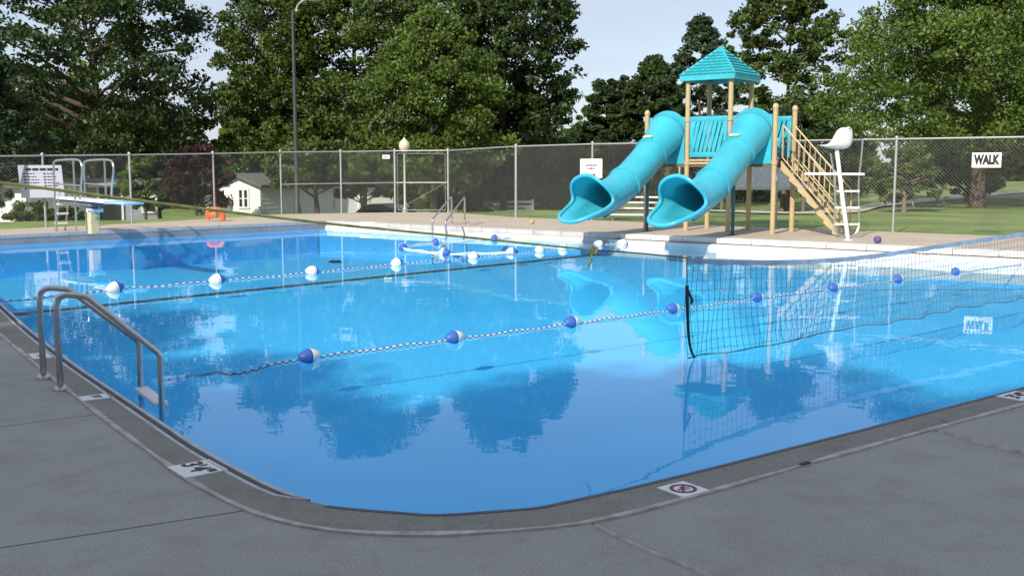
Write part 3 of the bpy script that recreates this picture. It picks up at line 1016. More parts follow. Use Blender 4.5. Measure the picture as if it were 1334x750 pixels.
def house(name, label, o, ex, ey, L, W, z0, eave, ridge, wallm, windows, ridge_along='x', over=0.35, chimney=False):
    """o: corner on the ground; ex along L, ey along W; the x side faces the camera"""
    th = thing(name, Vector((o.x, o.y, z0)), label, 'house')
    ex, ey = ex.normalized(), ey.normalized()
    P = lambda x, y, z: Vector((o.x, o.y, 0)) + ex * x + ey * y + Vector((0, 0, z))
    m = MB()
    c = [P(0, 0, z0), P(L, 0, z0), P(L, W, z0), P(0, W, z0)]
    t = [P(0, 0, eave), P(L, 0, eave), P(L, W, eave), P(0, W, eave)]
    m.add(c + t, [(0, 1, 5, 4), (1, 2, 6, 5), (2, 3, 7, 6), (3, 0, 4, 7)])
    if ridge_along == 'x':
        m.add([t[0], t[3], P(0, W / 2, ridge)], [(0, 1, 2)]); m.add([t[1], t[2], P(L, W / 2, ridge)], [(0, 1, 2)])
    else:
        m.add([t[0], t[1], P(L / 2, 0, ridge)], [(0, 1, 2)]); m.add([t[2], t[3], P(L / 2, W, ridge)], [(0, 1, 2)])
    siding(m, P(0, 0, 0), P(L, 0, 0), z0, eave); siding(m, P(0, W, 0), P(0, 0, 0), z0, eave); siding(m, P(L, 0, 0), P(L, W, 0), z0, eave)
    m.build('wall', wallm, th, fixn=False)
    m = MB()
    if ridge_along == 'x':
        k = (ridge - eave) / (W / 2); e = over
        m.slab([P(-e, -e, eave - k * e), P(L + e, -e, eave - k * e), P(L + e, W / 2, ridge), P(-e, W / 2, ridge)], -0.12)
        m.slab([P(L + e, W + e, eave - k * e), P(-e, W + e, eave - k * e), P(-e, W / 2, ridge), P(L + e, W / 2, ridge)], -0.12)
    else:
        k = (ridge - eave) / (L / 2); e = over
        m.slab([P(-e, W + e, eave - k * e), P(-e, -e, eave - k * e), P(L / 2, -e, ridge), P(L / 2, W + e, ridge)], -0.12)
        m.slab([P(L + e, -e, eave - k * e), P(L + e, W + e, eave - k * e), P(L / 2, W + e, ridge), P(L / 2, -e, ridge)], -0.12)
    rf = m.build('roof', K['roofing'], th, fixn=True)
    if chimney:
        m = MB(); m.box(P(L * .6, W * .5, ridge + 0.4), (0.6, 0.6, 1.4)); m.build('chimney', K['brick'], rf)
    for side, u, zc, w, h in windows:
        if side == 'front': c0 = P(u, 0, zc); ax = ex; nn = -ey
        elif side == 'left': c0 = P(0, u, zc); ax = ey; nn = -ex
        else: c0 = P(L, u, zc); ax = ey; nn = ex
        R = Matrix((ax, nn, Vector((0, 0, 1)))).transposed()
        m = MB(); m.box(c0 + nn * 0.01, (w, 0.06, h), M=R)
        wn = m.build('window', K['glass'], th)
        m = MB()
        for sx in (-1, 1): m.box(c0 + nn * 0.03 + ax * sx * (w / 2 + 0.04), (0.09, 0.1, h + 0.16), M=R)
        for sz in (-1, 1): m.box(c0 + nn * 0.03 + Vector((0, 0, sz * (h / 2 + 0.04))), (w, 0.095, 0.08), M=R)
        m.box(c0 + nn * 0.045, (w, 0.03, 0.04), M=R)
        m.build('frame', K['white'], wn)
    return th

# white gabled house: gable end towards the sun, long side to the right
dh = 46.5
g0 = D(285, 243, dh + 1.2); g1 = D(339, 243, dh)
gx_ = Vector((g1.x - g0.x, g1.y - g0.y, 0)); gl = gx_.length
gy_ = Vector((-gx_.y, gx_.x, 0)).normalized()
z0 = gh(g0.x, dh)
house('gabled_house', 'white gabled house with narrow windows behind the fence', Vector((g0.x, g0.y, 0)), gx_, gy_, gl, 6.0, z0, D(300, 241, dh).z, D(312, 229, dh).z, K['house'],
      [('front', gl * 0.56, D(300, 259, dh).z, 0.22, 0.75), ('front', gl * 0.67, D(300, 259, dh).z, 0.22, 0.75)], ridge_along='y')
b0 = D(344, 243, 49.0); b1 = D(512, 245, 53)
house('long_house', 'long white house with shuttered windows behind the lamp pole', Vector((b0.x, b0.y, 0)), Vector((b1.x - b0.x, b1.y - b0.y, 0)), Vector((-(b1.y - b0.y), b1.x - b0.x, 0)), (XY(b1) - XY(b0)).length, 6.0, gh(b0.x, b0.y), D(344, 243, 49).z, D(344, 236, 50).z, K['house'],
      [('front', u, D(344, 259, 49).z, w, 0.95) for u, w in ((0.75, 0.35), (1.85, 0.35), (3.0, 0.28), (3.45, 0.28), (5.2, 0.4))])
s0 = D(255, 270, 47); s1 = D(272, 270, 46.4)
sx_ = Vector((s1.x - s0.x, s1.y - s0.y, 0))
house('garden_shed', 'tiny white gabled shed left of the orange plastic arch', Vector((s0.x, s0.y, 0)), sx_, Vector((-sx_.y, sx_.x, 0)), sx_.length, 1.6, gh(s0.x, 47) - 0.3, D(255, 266, 47).z, D(262, 257, 47).z, K['house'], [], ridge_along='y', over=0.12)
# blue grey house behind the diving board, white lit corner at its left
w0 = D(34, 250, 44); w1 = D(205, 250, 46)
house('bungalow', 'blue grey house with dark doorway behind the diving board', Vector((w0.x, w0.y, 0)), Vector((w1.x - w0.x, w1.y - w0.y, 0)), Vector((-(w1.y - w0.y), w1.x - w0.x, 0)), (XY(w1) - XY(w0)).length, 5.0, gh(w0.x, 44) - 0.4, D(100, 243, 45).z, D(100, 236, 47).z, K['house_b'],
      [('front', 1.05, D(66, 265, 44.5).z, 0.55, 0.7), ('front', 3.3, D(66, 266, 44.5).z, 0.9, 1.6), ('front', 4.9, D(66, 268, 44.5).z, 0.5, 0.6)])
w0 = D(-30, 245, 43); w1 = D(33, 245, 42)
house('cottage', 'bright white house corner at the left photo edge', Vector((w0.x, w0.y, 0)), Vector((w1.x - w0.x, w1.y - w0.y, 0)), Vector((-(w1.y - w0.y), w1.x - w0.x, 0)), (XY(w1) - XY(w0)).length, 4.0, gh(w0.x, 43) - 0.5, D(0, 243, 43).z, D(0, 236, 44).z, K['house'], [])

# unseen row of tall trees added behind the viewer to shade the near deck
src = [o for o in bpy.data.objects if o.get('label') == 'tall leafy tree right behind the tall lamp pole'][0]
k = 0
for row, (ax_, ay_, bx_, by_, n_) in enumerate(((-23, -8.6, 12, -20.0, 9), (-21, -12.5, 12, -24, 8))):
    for i in range(n_):
        t = i / (n_ - 1)
        c = copy_tree(src)
        c.location = (ax_ + (bx_ - ax_) * t, ay_ + (by_ - ay_) * t, -0.1)
        c.rotation_euler = (0, 0, k * 1.7)
        c.scale = (1.0, 1.0, (0.98, 1.05, 0.95, 1.02)[k % 4])
        tag(c, 'added tall tree behind the viewer, unseen, shades the near deck', 'tree', 'trees added behind the viewer to shade the near deck')
        k += 1
# ================================================================== SLIDE TOWER
ROWA = rad(-37.5)
tw = thing('slide_tower', (5.235, 27.9, 0), 'turquoise twin tube slide tower with hip roof and tan posts', 'playground', rz=ROWA)
BAY = 1.25
PX_ = [-1.5 * BAY, -0.5 * BAY, 0.5 * BAY, 1.5 * BAY]
PZ = 1.86
for ix, x in enumerate(PX_):
    for y in (0.0, BAY):
        h = 4.02 if ix in (1, 2) else (3.18 if ix == 0 else 3.24)
        m = MB()
        m.lathe([(0.066, -0.1), (0.066, h - 0.04), (0.078, h - 0.035), (0.078, h + 0.03), (0.055, h + 0.075), (0.02, h + 0.095)], (x, y, 0), 14)
        po = m.build('post', K['tan'], tw, smooth=True, local=True)
        for zc in ((1.83, 2.98) if ix in (1, 2) else (1.83,)):
            m = MB(); m.lathe([(0.07, -0.06), (0.084, -0.055), (0.084, 0.055), (0.07, 0.06)], (x, y, zc), 14)
            m.build('collar', K['tan'], po, smooth=True, local=True)
for ix in range(3):
    m = MB()
    m.box(((PX_[ix] + PX_[ix + 1]) / 2, BAY / 2, PZ - 0.03), (BAY - 0.01, BAY - 0.05, 0.05))
    for y in (0.03, BAY - 0.03): m.box(((PX_[ix] + PX_[ix + 1]) / 2, y, PZ - 0.09), (BAY - 0.15, 0.05, 0.1))
    m.build('platform', K['brown'], tw, local=True)

def slat_panel(cx, y, z0, z1, w, nb=7, along='x'):
    th_ = 0.035
    def B(mb, a, b, c, d): mb.box(((a + b) / 2, y, (c + d) / 2), (b - a, th_, d - c), bev=0.008)
    m = MB()
    x0, x1 = cx - w / 2, cx + w / 2
    B(m, x0, x1, z1 - 0.13, z1); B(m, x0, x1, z0, z0 + 0.13)
    B(m, x0, x0 + 0.10, z0 + 0.13, z1 - 0.13); B(m, x1 - 0.10, x1, z0 + 0.13, z1 - 0.13)
    pn = m.build('guard_panel', K['turq'], tw, smooth=True, local=True)
    a, b = x0 + 0.10, x1 - 0.10
    za, zb = z0 + 0.13, z1 - 0.13
    sh = 0.20
    pitch = (b - a) / nb
    for k in range(-2, nb + 1):
        q = [(a + pitch * (k + 0.30), za), (a + pitch * (k + 1.0), za), (a + pitch * (k + 1.0) + sh, zb), (a + pitch * (k + 0.30) + sh, zb)]
        # clip the bar between the stiles
        q = clip_x(q, a - 0.002, b + 0.002)
        if len(q) < 3: continue
        m = MB(); m.slab([(p[0], y - th_ * 0.42, p[1]) for p in q], th_ * 0.84); m.build('slat', K['turq'], pn, local=True, fixn=True)
    return pn
def clip_x(poly, lo, hi):
    for bound, sgn in ((lo, 1), (hi, -1)):
        out = []
        for i in range(len(poly)):
            p, q = poly[i], poly[(i + 1) % len(poly)]
            ip, iq = sgn * (p[0] - bound) >= 0, sgn * (q[0] - bound) >= 0
            if ip: out.append(p)
            if ip != iq:
                t = (bound - p[0]) / (q[0] - p[0]); out.append((bound, p[1] + (q[1] - p[1]) * t))
        poly = out
        if not poly: break
    return poly
slat_panel(0, 0.0, 1.98, 3.06, BAY - 0.17)
slat_panel(0, BAY, 1.98, 3.06, BAY - 0.17)
slat_panel(BAY, BAY, 1.98, 3.06, BAY - 0.17)
slat_panel(-BAY, BAY, 1.98, 3.06, BAY - 0.17)
m = MB(); m.box((0, -0.0, 1.90), (BAY - 0.15, 0.05, 0.05)); m.box((0, 0, 1.82), (BAY - 0.15, 0.05, 0.06))
m.build('crossbar', K['tan'], tw, local=True)
# roof
m = MB()
rs, ez, pz = 0.80, 4.0, 4.90
cy = BAY / 2
cor = [(-rs, cy - rs), (rs, cy - rs), (rs, cy + rs), (-rs, cy + rs)]
m.add([(x, y, ez) for x, y in cor] + [(x, y, ez + 0.13) for x, y in cor] + [(x * 0.93, cy + (y - cy) * 0.93, ez) for x, y in cor] + [(0, cy, pz - 0.12)],
      [(0, 1, 5, 4), (1, 2, 6, 5), (2, 3, 7, 6), (3, 0, 4, 7), (0, 8, 9, 1), (1, 9, 10, 2), (2, 10, 11, 3), (3, 11, 8, 0), (8, 12, 9), (9, 12, 10), (10, 12, 11), (11, 12, 8)])
roof = m.build('roof', K['turq2'], tw, local=True)
apex = Vector((0, cy, pz))
for k in range(4):
    a = Vector((cor[k][0], cor[k][1], ez + 0.13)); b = Vector((cor[(k + 1) % 4][0], cor[(k + 1) % 4][1], ez + 0.13))
    m = MB()
    nr_ = 9
    nrm = (b - a).cross(apex - a).normalized()
    m.add([a, b, apex], [(0, 1, 2)])
    for r_ in range(nr_ - 1):
        t0, t1 = r_ / nr_, (r_ + 1) / nr_
        A0, B0 = a.lerp(apex, t0), b.lerp(apex, t0)
        A1, B1 = a.lerp(apex, t1), b.lerp(apex, t1)
        n_ = max(1, int(round((B0 - A0).length / 0.20)))
        for q in range(n_):
            u0 = (q + 0.06 + 0.5 * (r_ % 2) * 0) / n_; u1 = (q + 0.94) / n_
            lo0, lo1 = A0.lerp(B0, u0), A0.lerp(B0, u1); hi1, hi0 = A1.lerp(B1, u1), A1.lerp(B1, u0)
            e = 0.05
            m.add([lo0 + nrm * e, lo1 + nrm * e, hi1 + nrm * 0.004, hi0 + nrm * 0.004, lo0, lo1], [(0, 1, 2, 3), (4, 5, 1, 0), (4, 0, 3), (5, 2, 1)])
    sp = m.build('shingle_relief', K['turq2'], roof, local=True); tag(sp, kind='stuff')
for k in range(4):
    a = Vector((cor[k][0], cor[k][1], ez + 0.14))
    m = MB(); m.tube([a, apex + Vector((0, 0, 0.01))], 0.03, 6); m.build('hip_ridge', K['turq2'], roof, local=True, smooth=True)

# the two tube slides
def slide(cx):
    ctrl = catmull([Vector((cx, 0.02, 2.66)), Vector((cx, -0.40, 2.38)), Vector((cx, -1.0, 1.99)), Vector((cx, -1.8, 1.51)), Vector((cx, -2.6, 1.12)), Vector((cx, -3.3, 0.93)), Vector((cx, -3.95, 0.88)), Vector((cx, -4.7, 0.88))], 12)
    L = [0]
    for p, q in zip(ctrl, ctrl[1:]): L.append(L[-1] + (q - p).length)
    S = L[-1]
    def at(s):
        s = max(0, min(S, s)); j = max(0, min(len(L) - 2, next((i for i in range(len(L) - 1) if L[i + 1] >= s), len(L) - 2)))
        t = (s - L[j]) / (L[j + 1] - L[j]); p = ctrl[j].lerp(ctrl[j + 1], t)
        d = (ctrl[min(j + 2, len(ctrl) - 1)] - ctrl[max(j - 1, 0)]).normalized()
        return p, d
    NT, NS = 40, 64
    R0 = 0.405
    def send(c):       # c = 1 at the bottom of the tube, -1 at its top
        return S - (1.02 * smooth((1 - c) / 1.05) - 0.30 * smooth((-c - 0.1) / 0.8))
    def pt(s, th, se):
        p, d = at(s)
        side = Vector((1, 0, 0)); upv = side.cross(d); upv = upv if upv.z > 0 else -upv
        e = se - s
        fl = max(0.0, 1 - e / 0.55) ** 1.8
        hood = 0.12 * max(0.0, 1 - s / 0.9) ** 1.5
        c = math.cos(th); sn = math.sin(th)
        r = R0 * (1 + 0.12 * smooth((s - (S - 1.9)) / 1.2)) + hood
        rx = r * (1 + 0.34 * fl); rz = r * (1 + (0.16 if c > 0 else 0.40) * fl)
        flat = 1 - 0.10 * max(0, c) * smooth((s - (S - 1.6)) / 1.0)
        return p + side * sn * rx - upv * c * rz * flat
    root = None
    m = MB()
    V = []
    for j in range(NS + 1):
        for k in range(NT):
            th = 2 * math.pi * k / NT
            se = send(math.cos(th))
            V.append(pt(se * j / NS, th, se))
    Fc = [(j * NT + k, j * NT + (k + 1) % NT, (j + 1) * NT + (k + 1) % NT, (j + 1) * NT + k) for j in range(NS) for k in range(NT)]
    m.add(V, Fc)
    sl = m.build('slide', K['turq'], tw, smooth='all', local=True, fixn=True)
    md = sl.modifiers.new('thickness', 'SOLIDIFY'); md.thickness = 0.018; md.offset = -1
    m = MB()
    m.tube([pt(send(math.cos(2 * math.pi * k / 72)), 2 * math.pi * k / 72, send(math.cos(2 * math.pi * k / 72))) for k in range(72)], 0.05, 8, closed=True)
    m.build('mouth_rim', K['turq'], sl, smooth='all', local=True)
    for s in (S * 0.20, S * 0.50):
        p, d = at(s)
        m = MB(); m.lathe([(R0 - .01, -0.07), (R0 + 0.05, -0.05), (R0 + 0.055, 0.045), (R0 - .01, 0.06)], p, 36, axis=d)
        m.build('joint_flange', K['turq'], sl, smooth=True, local=True)
    m = MB()
    for q in (-0.95, -0.5, 0.0, 0.5, 0.95):
        m.tube([pt(0.05 + 0.14 * k, math.pi + q, S) for k in range(6)], [0.004, 0.016, 0.02, 0.02, 0.016, 0.004], 6)
    m.build('hood_ribs', K['turq'], sl, smooth='all', local=True)
    # entrance plate with arched top
    m = MB()
    NA = 64; ring = []; out_ = []
    c0 = Vector((cx, -0.01, 2.62)); hw = BAY / 2 - 0.085
    for k in range(NA):
        a = 2 * math.pi * k / NA
        dx, dz = math.cos(a), math.sin(a)
        ring.append(c0 + Vector((dx * 0.44, 0, dz * 0.44)))
        best = 9
        for bound in (hw / abs(dx) if abs(dx) > 1e-6 else 9, (0.44 / dz) if dz > 1e-6 else 9, (0.82 / -dz) if dz < -1e-6 else 9): best = min(best, bound)
        best = max(best, 0.62)
        o_ = c0 + Vector((dx * best, 0, dz * best))
        o_.x = max(cx - hw, min(cx + hw, o_.x))
        out_.append(o_)
    for dy in (0, 0.045):
        m.strip([p + Vector((0, dy, 0)) for p in ring], [p + Vector((0, dy, 0)) for p in out_], closed=True)
    m.strip(out_, [p + Vector((0, 0.045, 0)) for p in out_], closed=True)
    m.build('entrance_panel', K['turq'], sl, local=True, fixn=True)
    p, d = at(S * 0.19)
    upv = Vector((1, 0, 0)).cross(d); upv = upv if upv.z > 0 else -upv
    m = MB(); m.box(p + upv * (R0 + 0.075), (0.26, 0.10, 0.008), M=Matrix((Vector((1, 0, 0)), d, upv)).transposed())
    m.build('warning_sticker', M('sticker', (0.62, 0.52, 0.33), 0.6), sl, local=True)
    # support leg
    m = MB(); m.tube([(cx, -1.02, -0.02), (cx, -1.02, 1.50)], 0.045, 10); m.box((cx, -1.02, 0.01), (0.2, 0.2, 0.02))
    m.build('support_leg', K['darkblue'], sl, smooth=True, local=True)
    m = MB(); m.tube([at(S * f_)[0] - Vector((0, 0, R0 + 0.09)) for f_ in (0.3, 0.4, 0.5, 0.6, 0.7)], 0.03, 8)
    m.build('support_rail', K['darkblue'], sl, smooth=True, local=True)
slide(-BAY); slide(BAY)

# stairs
x0 = PX_[3] + 0.07
run, rise, ns_ = 0.235, PZ / 7.0, 6
y0s, y1s = 0.30, 1.08
for y in (y0s, y1s):
    m = MB()
    # saw-toothed lower edge
    topl = [(x0, PZ + 0.02), (x0 + run * ns_ + 0.12, PZ - rise * ns_ - 0.10)]
    low = []
    for k in range(ns_, -1, -1):
        xk = x0 + run * k
        zk = PZ - rise * k - 0.13
        low += [(min(xk + run * 0.55, x0 + run * ns_ + 0.12), zk - rise * 0.75), (xk, zk - rise * 0.35), (xk, zk)]
    low = [(min(max(a, x0), x0 + run * ns_ + 0.12), max(0.02, b)) for a, b in low]
    poly = [topl[0], topl[1]] + low
    m.slab([(a, y, b) for a, b in poly], 0.04)
    stg = m.build('stair_stringer', K['tan'], tw, local=True, fixn=True)
    # handrail with balusters
    ra = Vector((x0 + 0.02, y, PZ + 0.92)); rb = Vector((x0 + run * ns_ + 0.16, y, PZ - rise * ns_ + 0.86))
    m = MB()
    m.tube([ra, rb], 0.022, 8); m.tube([rb, Vector((rb.x, rb.y, 0.0))], 0.022, 8)
    la = Vector((x0 + 0.02, y, PZ + 0.10)); lb = Vector((rb.x, y, PZ - rise * ns_ + 0.0))
    m.tube([la, lb], 0.016, 8)
    mid_a = la.lerp(lb, 0.35) + Vector((0, 0, 0.45)); mid_b = rb - Vector((0, 0, 0.45))
    m.tube([mid_a, mid_b], 0.014, 8)
    m.tube([la, ra], 0.022, 8)
    hr = m.build('handrail', K['tan'], tw, smooth=True, local=True)
    for k in range(1, 11):
        a = la.lerp(lb, k / 11.0); b = ra.lerp(rb, k / 11.0)
        m = MB(); m.tube([a, b], 0.011, 6); m.build('baluster', K['tan'], hr, smooth=True, local=True)
for k in range(ns_):
    m = MB(); m.box((x0 + run * (k + 0.5), (y0s + y1s) / 2, PZ - rise * (k + 1)), (run + 0.03, y1s - y0s - 0.05, 0.04))
    m.build('stair_tread', K['brown'], tw, local=True)

# ================================================================== LIFEGUARD CHAIR
cd_ = 25.0
lg = thing('lifeguard_chair', U(1101, 312), 'white bucket seat lifeguard chair on steel frame beside the slide stairs', 'lifeguard chair')
Lp = lambda px, py, dd=0.0: D(px, py, cd_ + dd)
m = MB(); m.tube([Lp(1105, 314), Lp(1098, 262), Lp(1090, 195)], 0.05, 12)
m.lathe([(0.11, 0), (0.11, 0.012), (0.06, 0.02)], U(1105, 313), 14)
m.build('main_pole', K['white'], lg, smooth=True)
for dd, off in ((0.12, 0), ):
    pts = catmull([Lp(1124, 182, .35), Lp(1122, 205, .35), Lp(1118.5, 240, .35), Lp(1119, 285, .35), Lp(1118, 298, .33), Lp(1112, 306, .3), Lp(1103, 308.5, .28), Lp(1092, 305, .3), Lp(1087, 297, .33), Lp(1087.5, 285, .35), Lp(1088, 262, .35), Lp(1086, 225, .2), Lp(1082, 200, .05)], 5)
    m = MB(); m.tube(pts, 0.024, 8); m.build('ladder_frame', K['steel'], lg, smooth=True)
for y_, x0_, x1_ in ((249, 1090, 1119), (270.5, 1087.5, 1119), (292, 1087, 1119)):
    m = MB(); m.bar(Lp(x0_, y_, .35), Lp(x1_, y_, .35), 0.10, 0.045); m.build('rung', K['white'], lg)
m = MB(); m.bar(Lp(1048, 226.5, .1), Lp(1126, 227, .3), 0.05, 0.06, bev=0.01); m.build('foot_bar', K['white'], lg)
m = MB(); m.tube([Lp(1106, 184, .1), Lp(1112, 182.5, .3), Lp(1124, 182, .35)], 0.02, 8); m.build('seat_brace', K['steel'], lg, smooth=True)
prof_ = catmull([Vector(p) for p in ((1070, 189.5, 0), (1080, 192, 0), (1092, 193.5, 0), (1103, 192.5, 0), (1108, 187, 0), (1109.5, 178, 0), (1108.5, 170, 0), (1105, 166.5, 0))], 4)
m = MB(); nvv = 11
V = []
edge_ = catmull([Vector(p) for p in ((1072, 190, 0), (1079, 189, 0), (1084, 186.5, 0), (1088, 181.5, 0), (1091, 176, 0), (1094, 171, 0), (1098, 167.5, 0), (1103, 166.2, 0))], 4)
for i_, q in enumerate(prof_):
    u_ = i_ / (len(prof_) - 1)
    dq = edge_[i_]
    for j in range(nvv):
        v = -1 + 2 * j / (nvv - 1)
        k_ = abs(v) ** 2.2
        V.append(D(q.x + (dq.x - q.x) * k_, q.y + (dq.y - q.y) * k_, cd_) + Vector((0, 0.24 * math.copysign(abs(v) ** 0.8, v), 0)))
m.add(V, [(i * nvv + j, i * nvv + j + 1, (i + 1) * nvv + j + 1, (i + 1) * nvv + j) for i in range(len(prof_) - 1) for j in range(nvv - 1)])
so = m.build('seat', K['whitep'], lg, smooth='all', fixn=True)
md = so.modifiers.new('thickness', 'SOLIDIFY'); md.thickness = 0.03; md.offset = 0

# ================================================================== DIVING BOARD
bd = Vector((0.69, -0.72, 0)).normalized(); bs = Vector((0.72, 0.69, 0)).normalized()
Q0 = D(84, 258, 28.0); Q0.z = 0
dv = thing('diving_board', Q0, 'white diving board with steel rails and tan pedestal at far left', 'diving board')
BZ = 0.90
Pt = lambda u, v, z: Q0 + bd * u + bs * v + Vector((0, 0, z))
Rb = Matrix((bd, bs, Vector((0, 0, 1)))).transposed()
def tilt(u): return BZ - 0.012 * u
m = MB()
m.bar(Pt(0, 0, tilt(0)), Pt(3.2, 0, tilt(3.2)), 0.5, 0.06, bev=0.01)
bo_ = m.build('board', K['white'], dv, smooth=True)
m = MB(); m.bar(Pt(3.2, 0, tilt(3.2)), Pt(4.35, 0, tilt(4.35)), 0.5, 0.055, bev=0.01)
m.build('board_tip', M('pale_blue_board', (0.30, 0.50, 0.70), 0.6), bo_, smooth=True)
m = MB(); m.box(Pt(1.75, 0.05, 0.32), (0.22, 0.24, 0.64), M=Rb, bev=0.02); m.build('pedestal', M('cream_block', (0.58, 0.47, 0.27), 0.8, var=0.15), dv)
m = MB(); m.box(Pt(1.75, 0, 0.71), (0.4, 0.24, 0.12), M=Rb); m.bar(Pt(0.1, 0, 0.80), Pt(2.2, 0, 0.76), 0.34, 0.09)
m.build('stand_frame', M('stand_metal', (0.13, 0.14, 0.16), 0.5), dv)
m = MB(); m.lathe([(0.05, -0.2), (0.05, 0.2)], Pt(2.0, 0, 0.62), 14, axis=bs); m.build('fulcrum_wheel', K['whitep'], dv, smooth=True)
for v in (-0.34, 0.46):
    m = MB()
    pts = catmull([Pt(0.25, v, 0.0), Pt(0.25, v, 0.9), Pt(0.26, v, 1.70), Pt(0.36, v, 1.86), Pt(0.9, v, 1.90), Pt(1.85, v, 1.90), Pt(2.12, v, 1.82), Pt(2.16, v, 1.62), Pt(2.02, v, 1.22), Pt(1.96, v, 0.9)], 4)
    m.tube(pts, 0.028, 8)
    m.tube([Pt(1.62, v, 0.0 if v < 0 else 0.8), Pt(1.62, v, 1.88)], 0.024, 8)
    m.tube([Pt(0.25, v, 1.28), Pt(2.0, v, 1.25)], 0.02, 8)
    m.build('guard_rail', K['steel'], dv, smooth=True)
m = MB()
for v in (-0.13, 0.13): m.tube([Pt(-0.42, v, 0.0), Pt(0.08, v, 1.15)], 0.025, 8)
ld = m.build('ladder', K['steel'], dv, smooth=True)
for k in range(3):
    t = 0.22 + k * 0.28
    m = MB(); m.box(Pt(-0.42 + 0.40 * t, 0, 0.93 * t), (0.13, 0.30, 0.05), M=Rb); m.build('step', K['whitep'], ld)

# ================================================================== POOL LADDERS
def fillet(pts, radii, n=9):
    out = [pts[0]]
    for i in range(1, len(pts) - 1):
        p, q, w = pts[i - 1], pts[i], pts[i + 1]
        u = (p - q).normalized(); v = (w - q).normalized()
        ang = u.angle(v, math.pi)
        if radii[i] <= 0 or ang > 3.1: out.append(q); continue
        L = min(radii[i] / math.tan(ang / 2), (p - q).length * 0.6, (w - q).length * 0.49)
        a, b = q + u * L, q + v * L
        for k in range(n + 1):
            t = k / n
            out.append(a.lerp(q, t).lerp(q.lerp(b, t), t))
    out.append(pts[-1])
    return out
def grab_rails(name, label, anchors, feet, hz, r, tread=True):
    th = thing(name, (anchors[0] + anchors[1]) / 2, label, 'pool ladder')
    for a, f in zip(anchors, feet):
        d = Vector((f.x - a.x, f.y - a.y, 0)); n = d.length; d.normalize()
        zlow = hz * 0.34
        c1 = a + d * 0.0 + Vector((0, 0, hz * 1.03)); c1b = a + d * (hz * 0.30) + Vector((0, 0, hz * 0.99)); c2 = a + d * n + Vector((0, 0, zlow))
        pts = fillet([a, c1, c1b, c2, Vector((f.x, f.y, f.z)), Vector((f.x, f.y, f.z - 0.8))], [0, hz * 0.17, hz * 0.12, hz * 0.10, 0, 0])
        m = MB(); m.tube(pts, r, 14); rl = m.build('rail', K['steel'], th, smooth='all')
        m = MB(); m.lathe([(r * 2.1, 0.0), (r * 2.0, 0.022), (r * 1.15, 0.034)], a + Vector((0, 0, 0.004)), 18); m.build('escutcheon', K['steel'], rl, smooth=True)
    if tread:
        for zz in (-0.16, -0.46, -0.76):
            a, b = feet
            m = MB(); m.bar(Vector((a.x, a.y, zz)) - (b - a) * 0.0, Vector((b.x, b.y, zz)), 0.11, 0.035, bev=0.008); m.build('tread', K['whitep'], th, smooth=True)
    return th
grab_rails('pool_ladder', 'large brushed steel handrails of the near left pool ladder', [U(57, 493), U(79, 508)], [U(184, 512, WZ), U(211, 533, WZ)], 0.735, 0.0245)
grab_rails('pool_ladder', 'small steel pool ladder handrails on the far pool edge', [U(588.5, 291), U(605.5, 292)], [U(563.5, 308, WZ), U(581, 311, WZ)], 0.80, 0.026)

# ================================================================== FLOAT LINES
def float_line(label, pts, floats, flip, rope_r=0.013, per=0.085, white=False, fr=0.078, fl_len=0.118, split=6):
    path = catmull(pts, 6)
    tot = sum((b - a).length for a, b in zip(path, path[1:]))
    th = thing('float_line', pts[0], label, 'float line', 'float lines across the pool')
    ps = resample(path, max(20, int(tot / (per * 0.5))))
    ps = [p + Vector((0, 0, 0.008 * math.sin(i * 0.35) - 0.004)) for i, p in enumerate(ps)]
    m = MB()
    m.tube(ps, rope_r, 6, alt=(lambda i, k: 1 if white else int(((i + k / 6.0 * 2) % 2) < 1)))
    m.build('rope', [K['navy'], K['ropew']], th)
    for f in floats:
        j = min(range(len(ps)), key=lambda i: (ps[i] - f).length)
        d = (ps[min(j + 1, len(ps) - 1)] - ps[max(0, j - 1)]).normalized()
        if flip: d = -d
        m = MB()
        pr = [(0.018, -fl_len), (0.04, -fl_len * .88), (fr * 0.82, -fl_len * .45), (fr, -fl_len * .12), (fr, -0.006), (fr * 0.90, 0.0), (fr, 0.006), (fr * .98, fl_len * .15), (fr * 0.80, fl_len * .5), (0.045, fl_len * .86), (0.018, fl_len)]
        m.lathe(pr, Vector((f.x, f.y, WZ + 0.035)), 18, axis=d + Vector((0, 0, rng.normal() * 0.12)), alt=lambda i: 0 if i < split else 1)
        m.build('float', [K['bluep'], K['whitep']], th, smooth='all')
W_ = lambda x, y: U(x, y, WZ)
nearp = [(-10, 527), (120, 506), (230, 491), (310, 481), (403, 468), (592, 443), (745, 423), (877, 405), (987, 390), (1086, 377), (1170, 366), (1245, 356), (1330, 345)]
npts = [W_(x, y) + Vector((0, 0, 0.015)) for x, y in nearp]
for k in (0, 1, 2): npts[k] = npts[k] + Vector((0, 0, -0.10))
npts[3] = npts[3] + Vector((0, 0, -0.045))
npts[0] = closest_on([Vector((p.x, p.y, 0)) for p in NI[:250]], XY(W_(215, 493))) + Vector((0, 0, -0.22))
npts = [U(215, 494, -0.62), U(250, 489, -0.42), U(280, 485, -0.29)] + npts[3:]
float_line('near float line with blue and white floats crossing behind the net', npts, [W_(x, y) for x, y in nearp[4:-1]], False)
farp = [(-40, 398), (60, 388), (150, 378), (283, 367), (407, 356), (517, 345), (617, 336), (703, 328), (780, 319.5), (812, 318.5), (850, 315.5)]
float_line('far float line of white and blue floats running towards the slides', [W_(x, y) + Vector((0, 0, 0.015)) for x, y in farp], [W_(x, y) for x, y in farp[2:10]] + [W_(733, 325)], True, fr=0.105, fl_len=0.15, rope_r=0.014, per=0.12, split=3)
